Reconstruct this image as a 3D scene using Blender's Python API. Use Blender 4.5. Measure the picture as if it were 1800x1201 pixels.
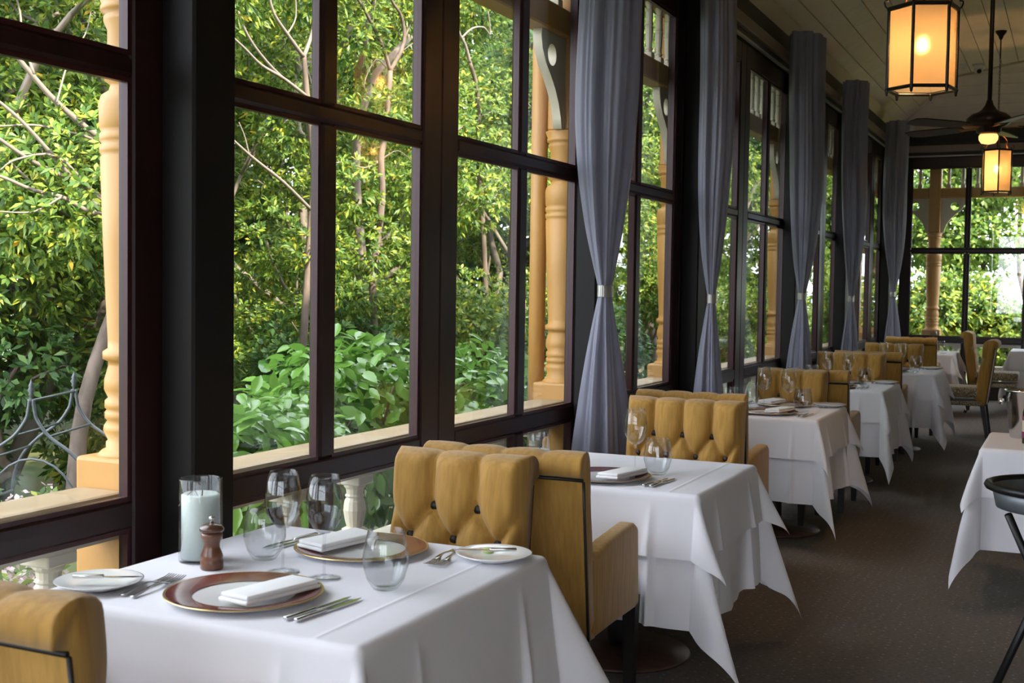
import bpy, bmesh, math, random
import numpy as np
from mathutils import Vector, Matrix

random.seed(4)
SC = bpy.context.scene
for o in list(bpy.data.objects):
    bpy.data.objects.remove(o, do_unlink=True)
COL = SC.collection
PI = math.pi
R = math.radians

# ------------------------------------------------------------------ camera
CAM_POS = Vector((0, 0, 1.5))
yaw, pit, rol = R(24.98), R(-2.61), R(-0.85)
_f = Vector((-math.sin(yaw) * math.cos(pit), math.cos(yaw) * math.cos(pit), math.sin(pit)))
_r = Vector((math.cos(yaw), math.sin(yaw), 0))
_d = _f.cross(_r)
_r2 = math.cos(rol) * _r + math.sin(rol) * _d
_d2 = -math.sin(rol) * _r + math.cos(rol) * _d
cam = bpy.data.cameras.new('camera')
cam.sensor_width = 36.0
cam.lens = 2124.0 / 1800.0 * 36.0
cam.clip_start = 0.05
cam.clip_end = 400
cam.dof.use_dof = True
cam.dof.focus_distance = 5.0
cam.dof.aperture_fstop = 7.5
camo = bpy.data.objects.new('camera', cam)
m = Matrix.Identity(4)
for i in range(3):
    m[i][0] = _r2[i]; m[i][1] = -_d2[i]; m[i][2] = -_f[i]; m[i][3] = CAM_POS[i]
camo.matrix_world = m
COL.objects.link(camo)
SC.camera = camo

# ------------------------------------------------------------------ world, sun, exposure
W = bpy.data.worlds.new('world')
SC.world = W
W.use_nodes = True
nt = W.node_tree
bg = nt.nodes['Background']
bg.inputs['Color'].default_value = (0.86, 0.90, 1.0, 1)
bg.inputs['Strength'].default_value = 4.0
sun = bpy.data.lights.new('sun', 'SUN')
sun.energy = 9.0
sun.angle = R(2.0)
sun.color = (1.0, 0.90, 0.70)
suno = bpy.data.objects.new('sun', sun)
COL.objects.link(suno)
# light travels from the building side (+x, a little from behind the camera) down into the garden
suno.rotation_euler = Vector((-0.72, 0.28, -0.64)).to_track_quat('-Z', 'Y').to_euler()
vs = SC.view_settings
vs.view_transform = 'Standard'
vs.look = 'None'
vs.exposure = 1.05
vs.gamma = 1.0
vs.use_curve_mapping = False

# ------------------------------------------------------------------ materials
MATS = {}

def mat(name, color, rough=0.6, metal=0.0, spec=0.5, noise=None, bump=None, sheen=0.0, coat=0.0):
    """noise=(scale, color2, stretch xyz, detail), bump=(scale, strength)"""
    if name in MATS:
        return MATS[name]
    mt = bpy.data.materials.new(name)
    mt.use_nodes = True
    t = mt.node_tree
    b = t.nodes['Principled BSDF']
    b.inputs['Base Color'].default_value = (*color, 1)
    b.inputs['Roughness'].default_value = rough
    b.inputs['Metallic'].default_value = metal
    b.inputs['Specular IOR Level'].default_value = spec
    b.inputs['Sheen Weight'].default_value = sheen
    b.inputs['Coat Weight'].default_value = coat
    tc = t.nodes.new('ShaderNodeTexCoord')
    if noise:
        sc_, c2, st, det = noise
        mp = t.nodes.new('ShaderNodeMapping')
        mp.inputs['Scale'].default_value = st
        t.links.new(tc.outputs['Object'], mp.inputs['Vector'])
        n = t.nodes.new('ShaderNodeTexNoise')
        n.inputs['Scale'].default_value = sc_
        n.inputs['Detail'].default_value = det
        t.links.new(mp.outputs[0], n.inputs['Vector'])
        r = t.nodes.new('ShaderNodeValToRGB')
        r.color_ramp.elements[0].position = 0.35
        r.color_ramp.elements[1].position = 0.65
        r.color_ramp.elements[0].color = (*color, 1)
        r.color_ramp.elements[1].color = (*c2, 1)
        t.links.new(n.outputs['Fac'], r.inputs['Fac'])
        t.links.new(r.outputs['Color'], b.inputs['Base Color'])
        if bump:
            bp = t.nodes.new('ShaderNodeBump')
            bp.inputs['Strength'].default_value = bump[1]
            bp.inputs['Distance'].default_value = bump[0]
            t.links.new(n.outputs['Fac'], bp.inputs['Height'])
            t.links.new(bp.outputs[0], b.inputs['Normal'])
    MATS[name] = mt
    return mt

def schlick_glass(name, tint=(1, 1, 1), f0=0.04, rough=0.0, edge=1.0):
    mt = bpy.data.materials.new(name)
    mt.use_nodes = True
    t = mt.node_tree
    t.nodes.clear()
    out = t.nodes.new('ShaderNodeOutputMaterial')
    mix = t.nodes.new('ShaderNodeMixShader')
    tr = t.nodes.new('ShaderNodeBsdfTransparent')
    tr.inputs['Color'].default_value = (*tint, 1)
    gl = t.nodes.new('ShaderNodeBsdfGlossy')
    gl.inputs['Roughness'].default_value = rough
    lw = t.nodes.new('ShaderNodeLayerWeight')
    lw.inputs['Blend'].default_value = 0.5
    p = t.nodes.new('ShaderNodeMath'); p.operation = 'POWER'
    p.inputs[1].default_value = 5.0
    ml = t.nodes.new('ShaderNodeMath'); ml.operation = 'MULTIPLY_ADD'
    ml.inputs[1].default_value = (1 - f0) * edge
    ml.inputs[2].default_value = f0
    t.links.new(lw.outputs['Facing'], p.inputs[0])
    t.links.new(p.outputs[0], ml.inputs[0])
    t.links.new(ml.outputs[0], mix.inputs['Fac'])
    t.links.new(tr.outputs[0], mix.inputs[1])
    t.links.new(gl.outputs[0], mix.inputs[2])
    t.links.new(mix.outputs[0], out.inputs['Surface'])
    MATS[name] = mt
    return mt

def translucent(name, color, tcol, fac, rough=0.8, noise=None, spec=0.3):
    mt = mat(name, color, rough, spec=spec, noise=noise)
    t = mt.node_tree
    b = t.nodes['Principled BSDF']
    out = t.nodes['Material Output']
    tl = t.nodes.new('ShaderNodeBsdfTranslucent')
    tl.inputs['Color'].default_value = (*tcol, 1)
    mx = t.nodes.new('ShaderNodeMixShader')
    mx.inputs['Fac'].default_value = fac
    t.links.new(b.outputs[0], mx.inputs[1])
    t.links.new(tl.outputs[0], mx.inputs[2])
    t.links.new(mx.outputs[0], out.inputs['Surface'])
    return mt

def leafmat(name, stops, tl=0.35, rough=0.45, spec=0.4):
    mt = bpy.data.materials.new(name)
    mt.use_nodes = True
    t = mt.node_tree
    b = t.nodes['Principled BSDF']
    out = t.nodes['Material Output']
    g = t.nodes.new('ShaderNodeNewGeometry')
    r = t.nodes.new('ShaderNodeValToRGB')
    els = r.color_ramp.elements
    while len(els) < len(stops):
        els.new(0.5)
    for e, (p, c) in zip(els, stops):
        e.position = p
        e.color = (*c, 1)
    t.links.new(g.outputs['Random Per Island'], r.inputs['Fac'])
    t.links.new(r.outputs['Color'], b.inputs['Base Color'])
    b.inputs['Roughness'].default_value = rough
    b.inputs['Specular IOR Level'].default_value = spec
    tn = t.nodes.new('ShaderNodeBsdfTranslucent')
    t.links.new(r.outputs['Color'], tn.inputs['Color'])
    mx = t.nodes.new('ShaderNodeMixShader')
    mx.inputs['Fac'].default_value = tl
    t.links.new(b.outputs[0], mx.inputs[1])
    t.links.new(tn.outputs[0], mx.inputs[2])
    t.links.new(mx.outputs[0], out.inputs['Surface'])
    MATS[name] = mt
    return mt

def emit(name, color, strength):
    mt = bpy.data.materials.new(name)
    mt.use_nodes = True
    b = mt.node_tree.nodes['Principled BSDF']
    b.inputs['Base Color'].default_value = (*color, 1)
    b.inputs['Emission Color'].default_value = (*color, 1)
    b.inputs['Emission Strength'].default_value = strength
    MATS[name] = mt
    return mt

M_frame = mat('mahogany_frame', (0.026, 0.008, 0.008), 0.36, spec=0.35, noise=(9, (0.014, 0.005, 0.005), (1, 1, 0.12), 4))
M_bead = mat('mahogany_bead', (0.042, 0.011, 0.014), 0.34, spec=0.3)
M_post = mat('dark_post', (0.006, 0.0045, 0.0045), 0.55, spec=0.2)
M_head = mat('dark_head', (0.035, 0.022, 0.017), 0.55, noise=(7, (0.022, 0.014, 0.012), (1, 0.1, 1), 3))
M_cornice = mat('dark_cornice', (0.010, 0.011, 0.010), 0.6)
M_cassette = mat('blind_cassette', (0.23, 0.17, 0.13), 0.5)
M_alu = mat('blind_bar', (0.42, 0.40, 0.38), 0.4, 0.6)
M_carpet = None
M_wall = mat('room_wall', (0.24, 0.19, 0.15), 0.8, noise=(3, (0.21, 0.17, 0.13), (1, 1, 1), 3))
M_board = mat('ceiling_board', (0.72, 0.60, 0.49), 0.55, noise=(6, (0.66, 0.55, 0.44), (1, 1, 1), 5))
M_cove = mat('cove_strip', (0.55, 0.46, 0.33), 0.55)
M_joint = mat('ceiling_joint', (0.16, 0.13, 0.10), 0.9)
M_pane = schlick_glass('window_glass', (0.97, 0.985, 0.98), 0.045)
M_glass = schlick_glass('clear_glassware', (0.955, 0.965, 0.97), 0.05)
M_ochre = mat('ochre_paint', (0.45, 0.235, 0.060), 0.5, noise=(5, (0.40, 0.20, 0.048), (1, 1, 0.3), 4))
M_cream = mat('cream_paint', (0.60, 0.54, 0.43), 0.5, noise=(6, (0.54, 0.48, 0.37), (1, 1, 1), 4))
M_rail = mat('handrail_paint', (0.38, 0.275, 0.16), 0.5, noise=(7, (0.30, 0.21, 0.115), (1, 0.4, 1), 5))
M_velvet = mat('mustard_chenille', (0.43, 0.235, 0.05), 0.75, sheen=0.25, spec=0.25,
               noise=(60, (0.33, 0.175, 0.034), (1, 1, 0.10), 5), bump=(0.002, 0.5))
M_piping = mat('black_piping', (0.012, 0.010, 0.010), 0.5)
M_button = mat('black_button', (0.014, 0.011, 0.008), 0.5)
M_leg = mat('black_wood', (0.012, 0.010, 0.010), 0.35)
M_cloth = mat('white_linen', (0.79, 0.78, 0.83), 0.75, spec=0.25, noise=(2.5, (0.76, 0.75, 0.80), (1, 1, 1), 3))
M_napkin = mat('white_napkin', (0.84, 0.84, 0.85), 0.8, spec=0.2)
M_china = mat('white_china', (0.80, 0.80, 0.79), 0.12, coat=0.4)
M_rim = mat('burgundy_rim', (0.13, 0.022, 0.03), 0.25, noise=(14, (0.20, 0.055, 0.03), (1, 1, 1), 4), coat=0.5)
M_gold = mat('gold_line', (0.72, 0.50, 0.22), 0.3, 1.0)
M_ink = mat('faint_emblem', (0.45, 0.45, 0.45), 0.5)
M_steel = mat('polished_steel', (0.62, 0.62, 0.62), 0.18, 1.0)
M_wood = mat('turned_walnut', (0.17, 0.065, 0.03), 0.3, noise=(12, (0.10, 0.035, 0.018), (1, 1, 4), 4), coat=0.3)
M_wood2 = mat('walnut_cap', (0.07, 0.028, 0.016), 0.25, coat=0.4)
M_base = mat('table_base_wood', (0.09, 0.05, 0.035), 0.4, noise=(6, (0.06, 0.03, 0.02), (1, 5, 1), 3))
M_candle = mat('milky_wax', (0.70, 0.76, 0.70), 0.5, noise=(8, (0.60, 0.68, 0.62), (1, 1, 1), 3))
M_wick = mat('burnt_wick', (0.10, 0.08, 0.07), 0.9)
M_butter = mat('green_butter', (0.45, 0.55, 0.20), 0.4)
M_iron = mat('wrought_iron', (0.10, 0.11, 0.12), 0.45, 0.4)
M_black = mat('black_iron', (0.010, 0.010, 0.011), 0.4, 0.3)
M_bronze = mat('fan_bronze', (0.035, 0.020, 0.013), 0.35, 0.5)
M_gild = mat('gilt_scroll', (0.32, 0.13, 0.04), 0.4, 0.6)
M_white = mat('white_plastic', (0.66, 0.64, 0.60), 0.4)
M_galv = mat('galvanised', (0.22, 0.24, 0.26), 0.45, 0.6, noise=(9, (0.15, 0.17, 0.19), (1, 1, 1), 4))
M_bark = mat('bark', (0.17, 0.125, 0.10), 0.85, noise=(14, (0.09, 0.065, 0.05), (1, 1, 0.3), 5))
M_barkpale = mat('pale_bark', (0.20, 0.165, 0.14), 0.85, noise=(14, (0.20, 0.16, 0.14), (1, 1, 1), 5))
M_pattern = None
M_curtain = translucent('curtain_silk', (0.30, 0.30, 0.37), (0.34, 0.34, 0.42), 0.35, 0.45,
                        noise=(30, (0.25, 0.25, 0.31), (1, 1, 0.06), 3))
M_frost = translucent('frosted_panel', (0.75, 0.68, 0.58), (0.85, 0.74, 0.58), 0.75, 0.6)
_t = M_frost.node_tree
_o = _t.nodes['Material Output']
_old = _o.inputs['Surface'].links[0].from_socket
_rf = _t.nodes.new('ShaderNodeBsdfRefraction')
_rf.inputs['IOR'].default_value = 1.35
_rf.inputs['Roughness'].default_value = 0.45
_rf.inputs['Color'].default_value = (1.0, 0.86, 0.66, 1)
_mx = _t.nodes.new('ShaderNodeMixShader')
_mx.inputs['Fac'].default_value = 0.55
_t.links.new(_old, _mx.inputs[1]); _t.links.new(_rf.outputs[0], _mx.inputs[2]); _t.links.new(_mx.outputs[0], _o.inputs['Surface'])
M_bulb = emit('warm_bulb', (1.0, 0.58, 0.24), 450.0)
M_bowl = emit('fan_bowl_glow', (1.0, 0.52, 0.17), .9)
M_leafA = leafmat('rhododendron_leaf', [(0.0, (0.04, 0.10, 0.022)), (0.45, (0.11, 0.20, 0.035)), (0.78, (0.24, 0.34, 0.05)),
                                       (0.97, (0.42, 0.45, 0.06)), (1.0, (0.60, 0.38, 0.03))], 0.42)
M_leafB = leafmat('evergreen_leaf', [(0.0, (0.02, 0.06, 0.018)), (0.5, (0.06, 0.14, 0.035)), (1.0, (0.14, 0.25, 0.05))], 0.35)
M_leafC = leafmat('camellia_leaf', [(0.0, (0.055, 0.15, 0.025)), (0.5, (0.13, 0.29, 0.045)), (1.0, (0.27, 0.46, 0.09))], 0.38, 0.2, 0.7)
M_leafD = leafmat('distant_leaf', [(0.0, (0.06, 0.14, 0.03)), (0.5, (0.16, 0.28, 0.05)), (1.0, (0.38, 0.46, 0.10))], 0.5)
M_petal = leafmat('pale_petal', [(0.0, (0.75, 0.70, 0.68)), (1.0, (0.72, 0.50, 0.55))], 0.3)


def carpet_material():
    mt = mat('dotted_carpet', (0.075, 0.067, 0.062), 0.95, spec=0.1)
    t = mt.node_tree
    b = t.nodes['Principled BSDF']
    tc = t.nodes.new('ShaderNodeTexCoord')
    n = t.nodes.new('ShaderNodeTexNoise'); n.inputs['Scale'].default_value = 45; n.inputs['Detail'].default_value = 5
    mp = t.nodes.new('ShaderNodeMapping'); mp.inputs['Scale'].default_value = (1, 6, 1)
    t.links.new(tc.outputs['Object'], mp.inputs['Vector'])
    t.links.new(mp.outputs[0], n.inputs['Vector'])
    r = t.nodes.new('ShaderNodeValToRGB')
    r.color_ramp.elements[0].position = 0.35; r.color_ramp.elements[0].color = (0.11, 0.095, 0.085, 1)
    r.color_ramp.elements[1].position = 0.65; r.color_ramp.elements[1].color = (0.20, 0.175, 0.155, 1)
    t.links.new(n.outputs['Fac'], r.inputs['Fac'])
    v = t.nodes.new('ShaderNodeTexVoronoi'); v.inputs['Scale'].default_value = 22; v.inputs['Randomness'].default_value = 0.25
    t.links.new(tc.outputs['Object'], v.inputs['Vector'])
    r2 = t.nodes.new('ShaderNodeValToRGB')
    r2.color_ramp.elements[0].position = 0.10; r2.color_ramp.elements[0].color = (1, 1, 1, 1)
    r2.color_ramp.elements[1].position = 0.16; r2.color_ramp.elements[1].color = (0, 0, 0, 1)
    t.links.new(v.outputs['Distance'], r2.inputs['Fac'])
    mx = t.nodes.new('ShaderNodeMix'); mx.data_type = 'RGBA'
    mx.inputs['B'].default_value = (0.27, 0.25, 0.24, 1)
    t.links.new(r2.outputs['Color'], mx.inputs['Factor'])
    t.links.new(r.outputs['Color'], mx.inputs['A'])
    t.links.new(mx.outputs['Result'], b.inputs['Base Color'])
    bp = t.nodes.new('ShaderNodeBump'); bp.inputs['Strength'].default_value = 0.4; bp.inputs['Distance'].default_value = 0.004
    t.links.new(n.outputs['Fac'], bp.inputs['Height'])
    t.links.new(bp.outputs[0], b.inputs['Normal'])
    return mt


def pattern_material():
    mt = mat('leafy_seat_fabric', (0.40, 0.33, 0.22), 0.85, sheen=0.2)
    t = mt.node_tree
    b = t.nodes['Principled BSDF']
    tc = t.nodes.new('ShaderNodeTexCoord')
    v = t.nodes.new('ShaderNodeTexVoronoi'); v.feature = 'DISTANCE_TO_EDGE'; v.inputs['Scale'].default_value = 55
    t.links.new(tc.outputs['Object'], v.inputs['Vector'])
    r = t.nodes.new('ShaderNodeValToRGB')
    r.color_ramp.elements[0].position = 0.06; r.color_ramp.elements[0].color = (0.13, 0.085, 0.04, 1)
    r.color_ramp.elements[1].position = 0.22; r.color_ramp.elements[1].color = (0.46, 0.39, 0.27, 1)
    t.links.new(v.outputs['Distance'], r.inputs['Fac'])
    t.links.new(r.outputs['Color'], b.inputs['Base Color'])
    return mt


M_carpet = carpet_material()
M_pattern = pattern_material()
M_grass = mat('garden_ground', (0.07, 0.12, 0.025), 0.95, noise=(3, (0.12, 0.10, 0.04), (1, 1, 1), 6))

# ------------------------------------------------------------------ mesh helpers
class MB:
    def __init__(s):
        s.v = []; s.f = []

    def add(s, verts, faces):
        o = len(s.v)
        s.v += [tuple(p) for p in verts]
        s.f += [tuple(i + o for i in q) for q in faces]
        return s

    def box(s, x0, x1, y0, y1, z0, z1):
        return s.add([(x0, y0, z0), (x1, y0, z0), (x1, y1, z0), (x0, y1, z0), (x0, y0, z1), (x1, y0, z1), (x1, y1, z1), (x0, y1, z1)],
                     [(0, 3, 2, 1), (4, 5, 6, 7), (0, 1, 5, 4), (1, 2, 6, 5), (2, 3, 7, 6), (3, 0, 4, 7)])

    def bev(s, x0, x1, y0, y1, z0, z1, r=0.01, seg=1, fn=None):
        bm = bmesh.new()
        bmesh.ops.create_cube(bm, size=1.0)
        for p in bm.verts:
            p.co = Vector((x0 + (p.co.x + .5) * (x1 - x0), y0 + (p.co.y + .5) * (y1 - y0), z0 + (p.co.z + .5) * (z1 - z0)))
        bmesh.ops.bevel(bm, geom=bm.edges[:], offset=r, segments=seg, affect='EDGES', profile=0.5)
        return s.bm(bm, fn)

    def bm(s, bm, fn=None):
        bm.verts.index_update()
        vs_ = [p.co.copy() for p in bm.verts]
        if fn:
            vs_ = [fn(p) for p in vs_]
        s.add(vs_, [[q.index for q in f.verts] for f in bm.faces])
        bm.free()
        return s

    def prism(s, pts, axis, a0, a1, r=0.0, seg=2):
        """polygon pts (2D) extruded along axis between a0 and a1"""
        bm = bmesh.new()
        def mk(p, a):
            return {'x': (a, p[0], p[1]), 'y': (p[0], a, p[1]), 'z': (p[0], p[1], a)}[axis]
        b0 = [bm.verts.new(mk(p, a0)) for p in pts]
        b1 = [bm.verts.new(mk(p, a1)) for p in pts]
        n = len(pts)
        bm.faces.new(b0); bm.faces.new(b1[::-1])
        for i in range(n):
            bm.faces.new([b0[i], b1[i], b1[(i + 1) % n], b0[(i + 1) % n]])
        bmesh.ops.recalc_face_normals(bm, faces=bm.faces[:])
        if r:
            bmesh.ops.bevel(bm, geom=bm.edges[:], offset=r, segments=seg, affect='EDGES', profile=0.5)
        return s.bm(bm)

    def tube(s, pts, r, seg=8, cap=True):
        P = [Vector(p) for p in pts]
        n = len(P)
        rs = r if isinstance(r, (list, tuple)) else [r] * n
        up = None
        o = len(s.v)
        for i in range(n):
            t = (P[min(i + 1, n - 1)] - P[max(i - 1, 0)]).normalized()
            if up is None:
                a = Vector((0, 0, 1)) if abs(t.z) < .9 else Vector((1, 0, 0))
                up = t.cross(a).normalized()
            up = (up - t * up.dot(t)).normalized()
            w = t.cross(up)
            for k in range(seg):
                an = 2 * PI * k / seg
                s.v.append(tuple(P[i] + (up * math.cos(an) + w * math.sin(an)) * rs[i]))
        for i in range(n - 1):
            for k in range(seg):
                a = o + i * seg + k; b = o + i * seg + (k + 1) % seg
                s.f.append((a, b, b + seg, a + seg))
        if cap:
            s.f.append(tuple(o + k for k in range(seg))[::-1])
            s.f.append(tuple(o + (n - 1) * seg + k for k in range(seg)))
        return s

    def lathe(s, prof, seg=24, c=(0, 0, 0), cap=True):
        o = len(s.v)
        for (r, z) in prof:
            for k in range(seg):
                an = 2 * PI * k / seg
                s.v.append((c[0] + r * math.cos(an), c[1] + r * math.sin(an), c[2] + z))
        n = len(prof)
        for i in range(n - 1):
            for k in range(seg):
                a = o + i * seg + k; b = o + i * seg + (k + 1) % seg
                s.f.append((a, b, b + seg, a + seg))
        if cap:
            if prof[0][0] > 1e-5: s.f.append(tuple(o + k for k in range(seg))[::-1])
            if prof[-1][0] > 1e-5: s.f.append(tuple(o + (n - 1) * seg + k for k in range(seg)))
        return s

    def mesh(s, name, smooth=False):
        me = bpy.data.meshes.new(name)
        me.from_pydata(s.v, [], s.f)
        me.validate()
        if smooth:
            me.polygons.foreach_set('use_smooth', [True] * len(me.polygons))
        me.update()
        return me

    def build(s, name, material, parent=None, smooth=False, loc=None):
        return link(name, s.mesh(name, smooth), material, parent, loc)


def link(name, me, material=None, parent=None, loc=None):
    if material and not me.materials:
        me.materials.append(material)
    o = bpy.data.objects.new(name, me)
    COL.objects.link(o)
    if parent:
        o.parent = parent
    if loc:
        o.location = loc
    return o


def tag(o, label=None, cat=None, group=None, kind=None):
    if label: o['label'] = label
    if cat: o['category'] = cat
    if group: o['group'] = group
    if kind: o['kind'] = kind
    return o


def thing(name, label, cat, loc=(0, 0, 0), rz=0.0, group=None, kind=None):
    o = bpy.data.objects.new(name, None)
    COL.objects.link(o)
    o.location = loc
    o.rotation_euler = (0, 0, rz)
    o.empty_display_size = 0.1
    return tag(o, label, cat, group, kind)


def struct(name, label, cat=None, loc=(0, 0, 0)):
    return thing(name, label, cat, loc, kind='structure')


def copy_tree(o, parent=None):
    c = o.copy()
    COL.objects.link(c)
    c.parent = parent
    for ch in list(o.children):
        copy_tree(ch, c)
    return c


def place(proto, used, loc, rz, label, group=None):
    if not used:
        o = proto
        used.append(1)
    else:
        o = copy_tree(proto)
    o.location = loc
    o.rotation_euler = (0, 0, rz)
    o['label'] = label
    if group:
        o['group'] = group
    elif 'group' in o:
        del o['group']
    return o


# ------------------------------------------------------------------ room shell
XW, YE, XR, YB = -2.40, 18.18, 3.10, -3.82
fl = MB().box(XW - .06, XR, YB, YE + .06, -.06, 0).build('floor', M_carpet)
tag(fl, 'dark grey brown carpet with small pale dots', 'carpet', kind='structure')
wr = MB().box(XR, XR + .15, YB - .15, YE + .15, 0, 4.6).build('wall_right', M_wall)  # unseen wall, put in to keep light from entering at the side
tag(wr, 'unseen cream brown inner wall closing the dining room to side light', 'wall', kind='structure')
wb = MB().box(XW - .3, XR, YB - .15, YB, 3.42, 4.6).build('wall_back', M_wall)
tag(wb, 'plain cream brown rear wall of the dining room', 'wall', kind='structure')

# ceiling: boarded cove rising from the walls to a flat boarded field
def zceil(t):
    return 3.87 + .635 * min(max(t, 0), .85)

ceil = struct('ceiling', 'cream painted boarded ceiling with sloping edges', 'ceiling')
mbk = MB()
T1_ = .85
for (x0, x1) in ((XW, XW + T1_), (XW + T1_, XR)):
    za, zb = zceil(x0 - XW) + .025, zceil(x1 - XW) + .025
    ya0, ya1 = YE - (x0 - XW), YE - min(x1 - XW, 5.5)
    mbk.add([(x0, YB, za), (x1, YB, zb), (x1, ya1, zb), (x0, ya0, za),
             (x0, YB, za + .05), (x1, YB, zb + .05), (x1, ya1, zb + .05), (x0, ya0, za + .05)],
            [(0, 3, 2, 1), (4, 5, 6, 7), (0, 1, 5, 4), (1, 2, 6, 5), (2, 3, 7, 6), (3, 0, 4, 7)])
for (t0, t1) in ((0, T1_), (T1_, 5.5)):
    za, zb = zceil(t0) + .025, zceil(t1) + .025
    mbk.add([(XW + t0, YE - t0, za), (XR, YE - t0, za), (XR, YE - t1, zb), (XW + t1, YE - t1, zb),
             (XW + t0, YE - t0, za + .05), (XR, YE - t0, za + .05), (XR, YE - t1, zb + .05), (XW + t1, YE - t1, zb + .05)],
            [(0, 1, 2, 3), (4, 7, 6, 5), (0, 4, 5, 1), (1, 5, 6, 2), (2, 6, 7, 3), (3, 7, 4, 0)])
mbk.build('ceiling_backing', M_joint, ceil)
BW = .20
slope_len = math.hypot(T1_, .635 * T1_)
ts = [T1_ * k / 5 for k in range(6)]
tf = [T1_ + BW * k for k in range(0, 24) if T1_ + BW * k < 5.5] + [5.5]
edges = list(zip(ts[:-1], ts[1:])) + list(zip(tf[:-1], tf[1:]))
g_ = .004
for (t0, t1) in edges:
    a, b = t0 + g_, t1 - g_
    za, zb = zceil(a), zceil(b)
    # board along the window wall
    q = MB()
    vv = []
    for dz in (0, .018):
        vv += [(XW + a, YB, za + dz), (XW + b, YB, zb + dz), (XW + b, YE - b, zb + dz), (XW + a, YE - a, za + dz)]
    fc = [(0, 3, 2, 1), (4, 5, 6, 7), (0, 1, 5, 4), (1, 2, 6, 5), (2, 3, 7, 6), (3, 0, 4, 7)]
    q.add(vv, fc).build('board', M_board, ceil)
    # board along the end wall
    if XW + b < XR - .05:
        vv = []
        for dz in (0, .018):
            vv += [(XW + a, YE - a, za + dz), (XW + b, YE - b, zb + dz), (XR, YE - b, zb + dz), (XR, YE - a, za + dz)]
        MB().add(vv, fc).build('board', M_board, ceil)
hp = MB()
pts = [(XW + t, YE - t, zceil(t) - .006) for t in (0.0, .4, .85, 1.2, 3.0, 5.4)]
hp.tube(pts, .018, 6)
hp.build('hip_moulding', M_cove, ceil)

# cornice and frieze above the windows
cor = struct('trim_1', 'dark cornice band between ceiling and blinds along windows', 'trim')
MB().box(XW - .1, XW + .03, YB, YE, 3.60, 3.865).build('cornice_band', M_cornice, cor)
MB().prism([(XW + .03, 3.74), (XW + .075, 3.865), (XW + .03, 3.865)], 'y', YB, YE).build('cove_moulding', M_cove, cor)
MB().box(XW - .1, XW, YB, YE, 3.42, 3.60).build('head_board', M_head, cor)
cor2 = struct('trim_2', 'dark cornice band above the end windows', 'trim')
MB().box(XW, XR, YE - .03, YE + .1, 3.62, 3.80).build('cornice_band', M_cornice, cor2)
MB().box(XW, XR, YE - .045, YE, 3.80, 3.83).build('cove_moulding', M_cove, cor2)
MB().box(XW, XR, YE, YE + .1, 3.42, 3.62).build('head_board', M_head, cor2)
MB().box(XW, XR, YE - .005, YE + .1, 3.83, 3.90).build('wall_strip', M_cove, cor2)


def leaf(n, a0, a1, side, mullion=.085, stile=.15):
    """glazed leaf between a0 and a1 along its wall; side 'L' (window wall) or 'E' (end wall)"""
    lab = 'dark mahogany framed glazed door leaf ' + {'L': 'in the long window wall', 'E': 'in the end wall', 'B': 'added in the unseen rear wall'}[side]
    w = struct('window_%d' % n, lab, 'window')
    yq = YE if side == 'E' else YB - .06
    def bx(s0, s1, d0, d1, z0, z1, name, mt, c=.006):
        q = MB()
        if side == 'L':
            q.bev(XW - d1, XW - d0, s0, s1, z0, z1, c)
        else:
            q.bev(s0, s1, yq + d0, yq + d1, z0, z1, c)
        return q.build(name, mt, w)
    e = .002
    bx(a0 + e, a0 + stile, 0, .06, 0, 3.42, 'stile', M_frame)
    bx(a1 - stile, a1 - e, 0, .06, 0, 3.42, 'stile', M_frame)
    i0, i1 = a0 + stile, a1 - stile
    mid = (i0 + i1) / 2
    bx(i0, i1, .001, .059, 3.27, 3.42, 'top_rail', M_frame)
    bx(i0, i1, .001, .059, 2.066, 2.128, 'transom_bar', M_frame, .012)
    bx(i0, i1, .001, .059, .80, .876, 'lock_rail', M_frame)
    bx(i0, i1, .001, .059, 0, .20, 'bottom_rail', M_frame)
    for (z0, z1) in ((.2, .80), (.876, 2.066), (2.128, 3.27)):
        bx(mid - mullion / 2, mid + mullion / 2, .002, .058, z0, z1, 'mullion', M_frame, .012)
        for (s0, s1) in ((i0, mid - mullion / 2), (mid + mullion / 2, i1)):
            bx(s0, s1, .030, .034, z0, z1, 'pane', M_pane, .0005)
            # glazing beads round the pane
            bd = MB()
            t = .014
            for (p0, p1, r0, r1) in ((s0, s0 + t, z0, z1), (s1 - t, s1, z0, z1), (s0 + t, s1 - t, z0, z0 + t), (s0 + t, s1 - t, z1 - t, z1)):
                if side == 'L':
                    bd.box(XW - .030, XW - .010, p0, p1, r0, r1)
                else:
                    bd.box(p0, p1, yq + .010, yq + .030, r0, r1)
            bd.build('glazing_bead', M_bead, w)
    return w


LB = [-3.82, -2.17, -.52, 1.13, 2.78, 4.435, 6.09, 7.78, 9.43, 11.08, 12.73, 14.38, 16.03, 17.68]
n_ = 0
for a0, a1 in zip(LB[:-1], LB[1:]):
    n_ += 1
    leaf(n_, a0, a1, 'L')
for a0, a1 in ((-2.33, -.51), (-.51, 1.31), (1.31, 3.10)):
    n_ += 1
    leaf(n_, a0, a1, 'E', .055, .15)
for a0, a1 in ((-2.38, -.55), (-.55, 1.28), (1.28, 3.10)):  # rear glazing added behind the camera to let more light in
    n_ += 1
    leaf(n_, a0, a1, 'B', .055, .15)
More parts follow.
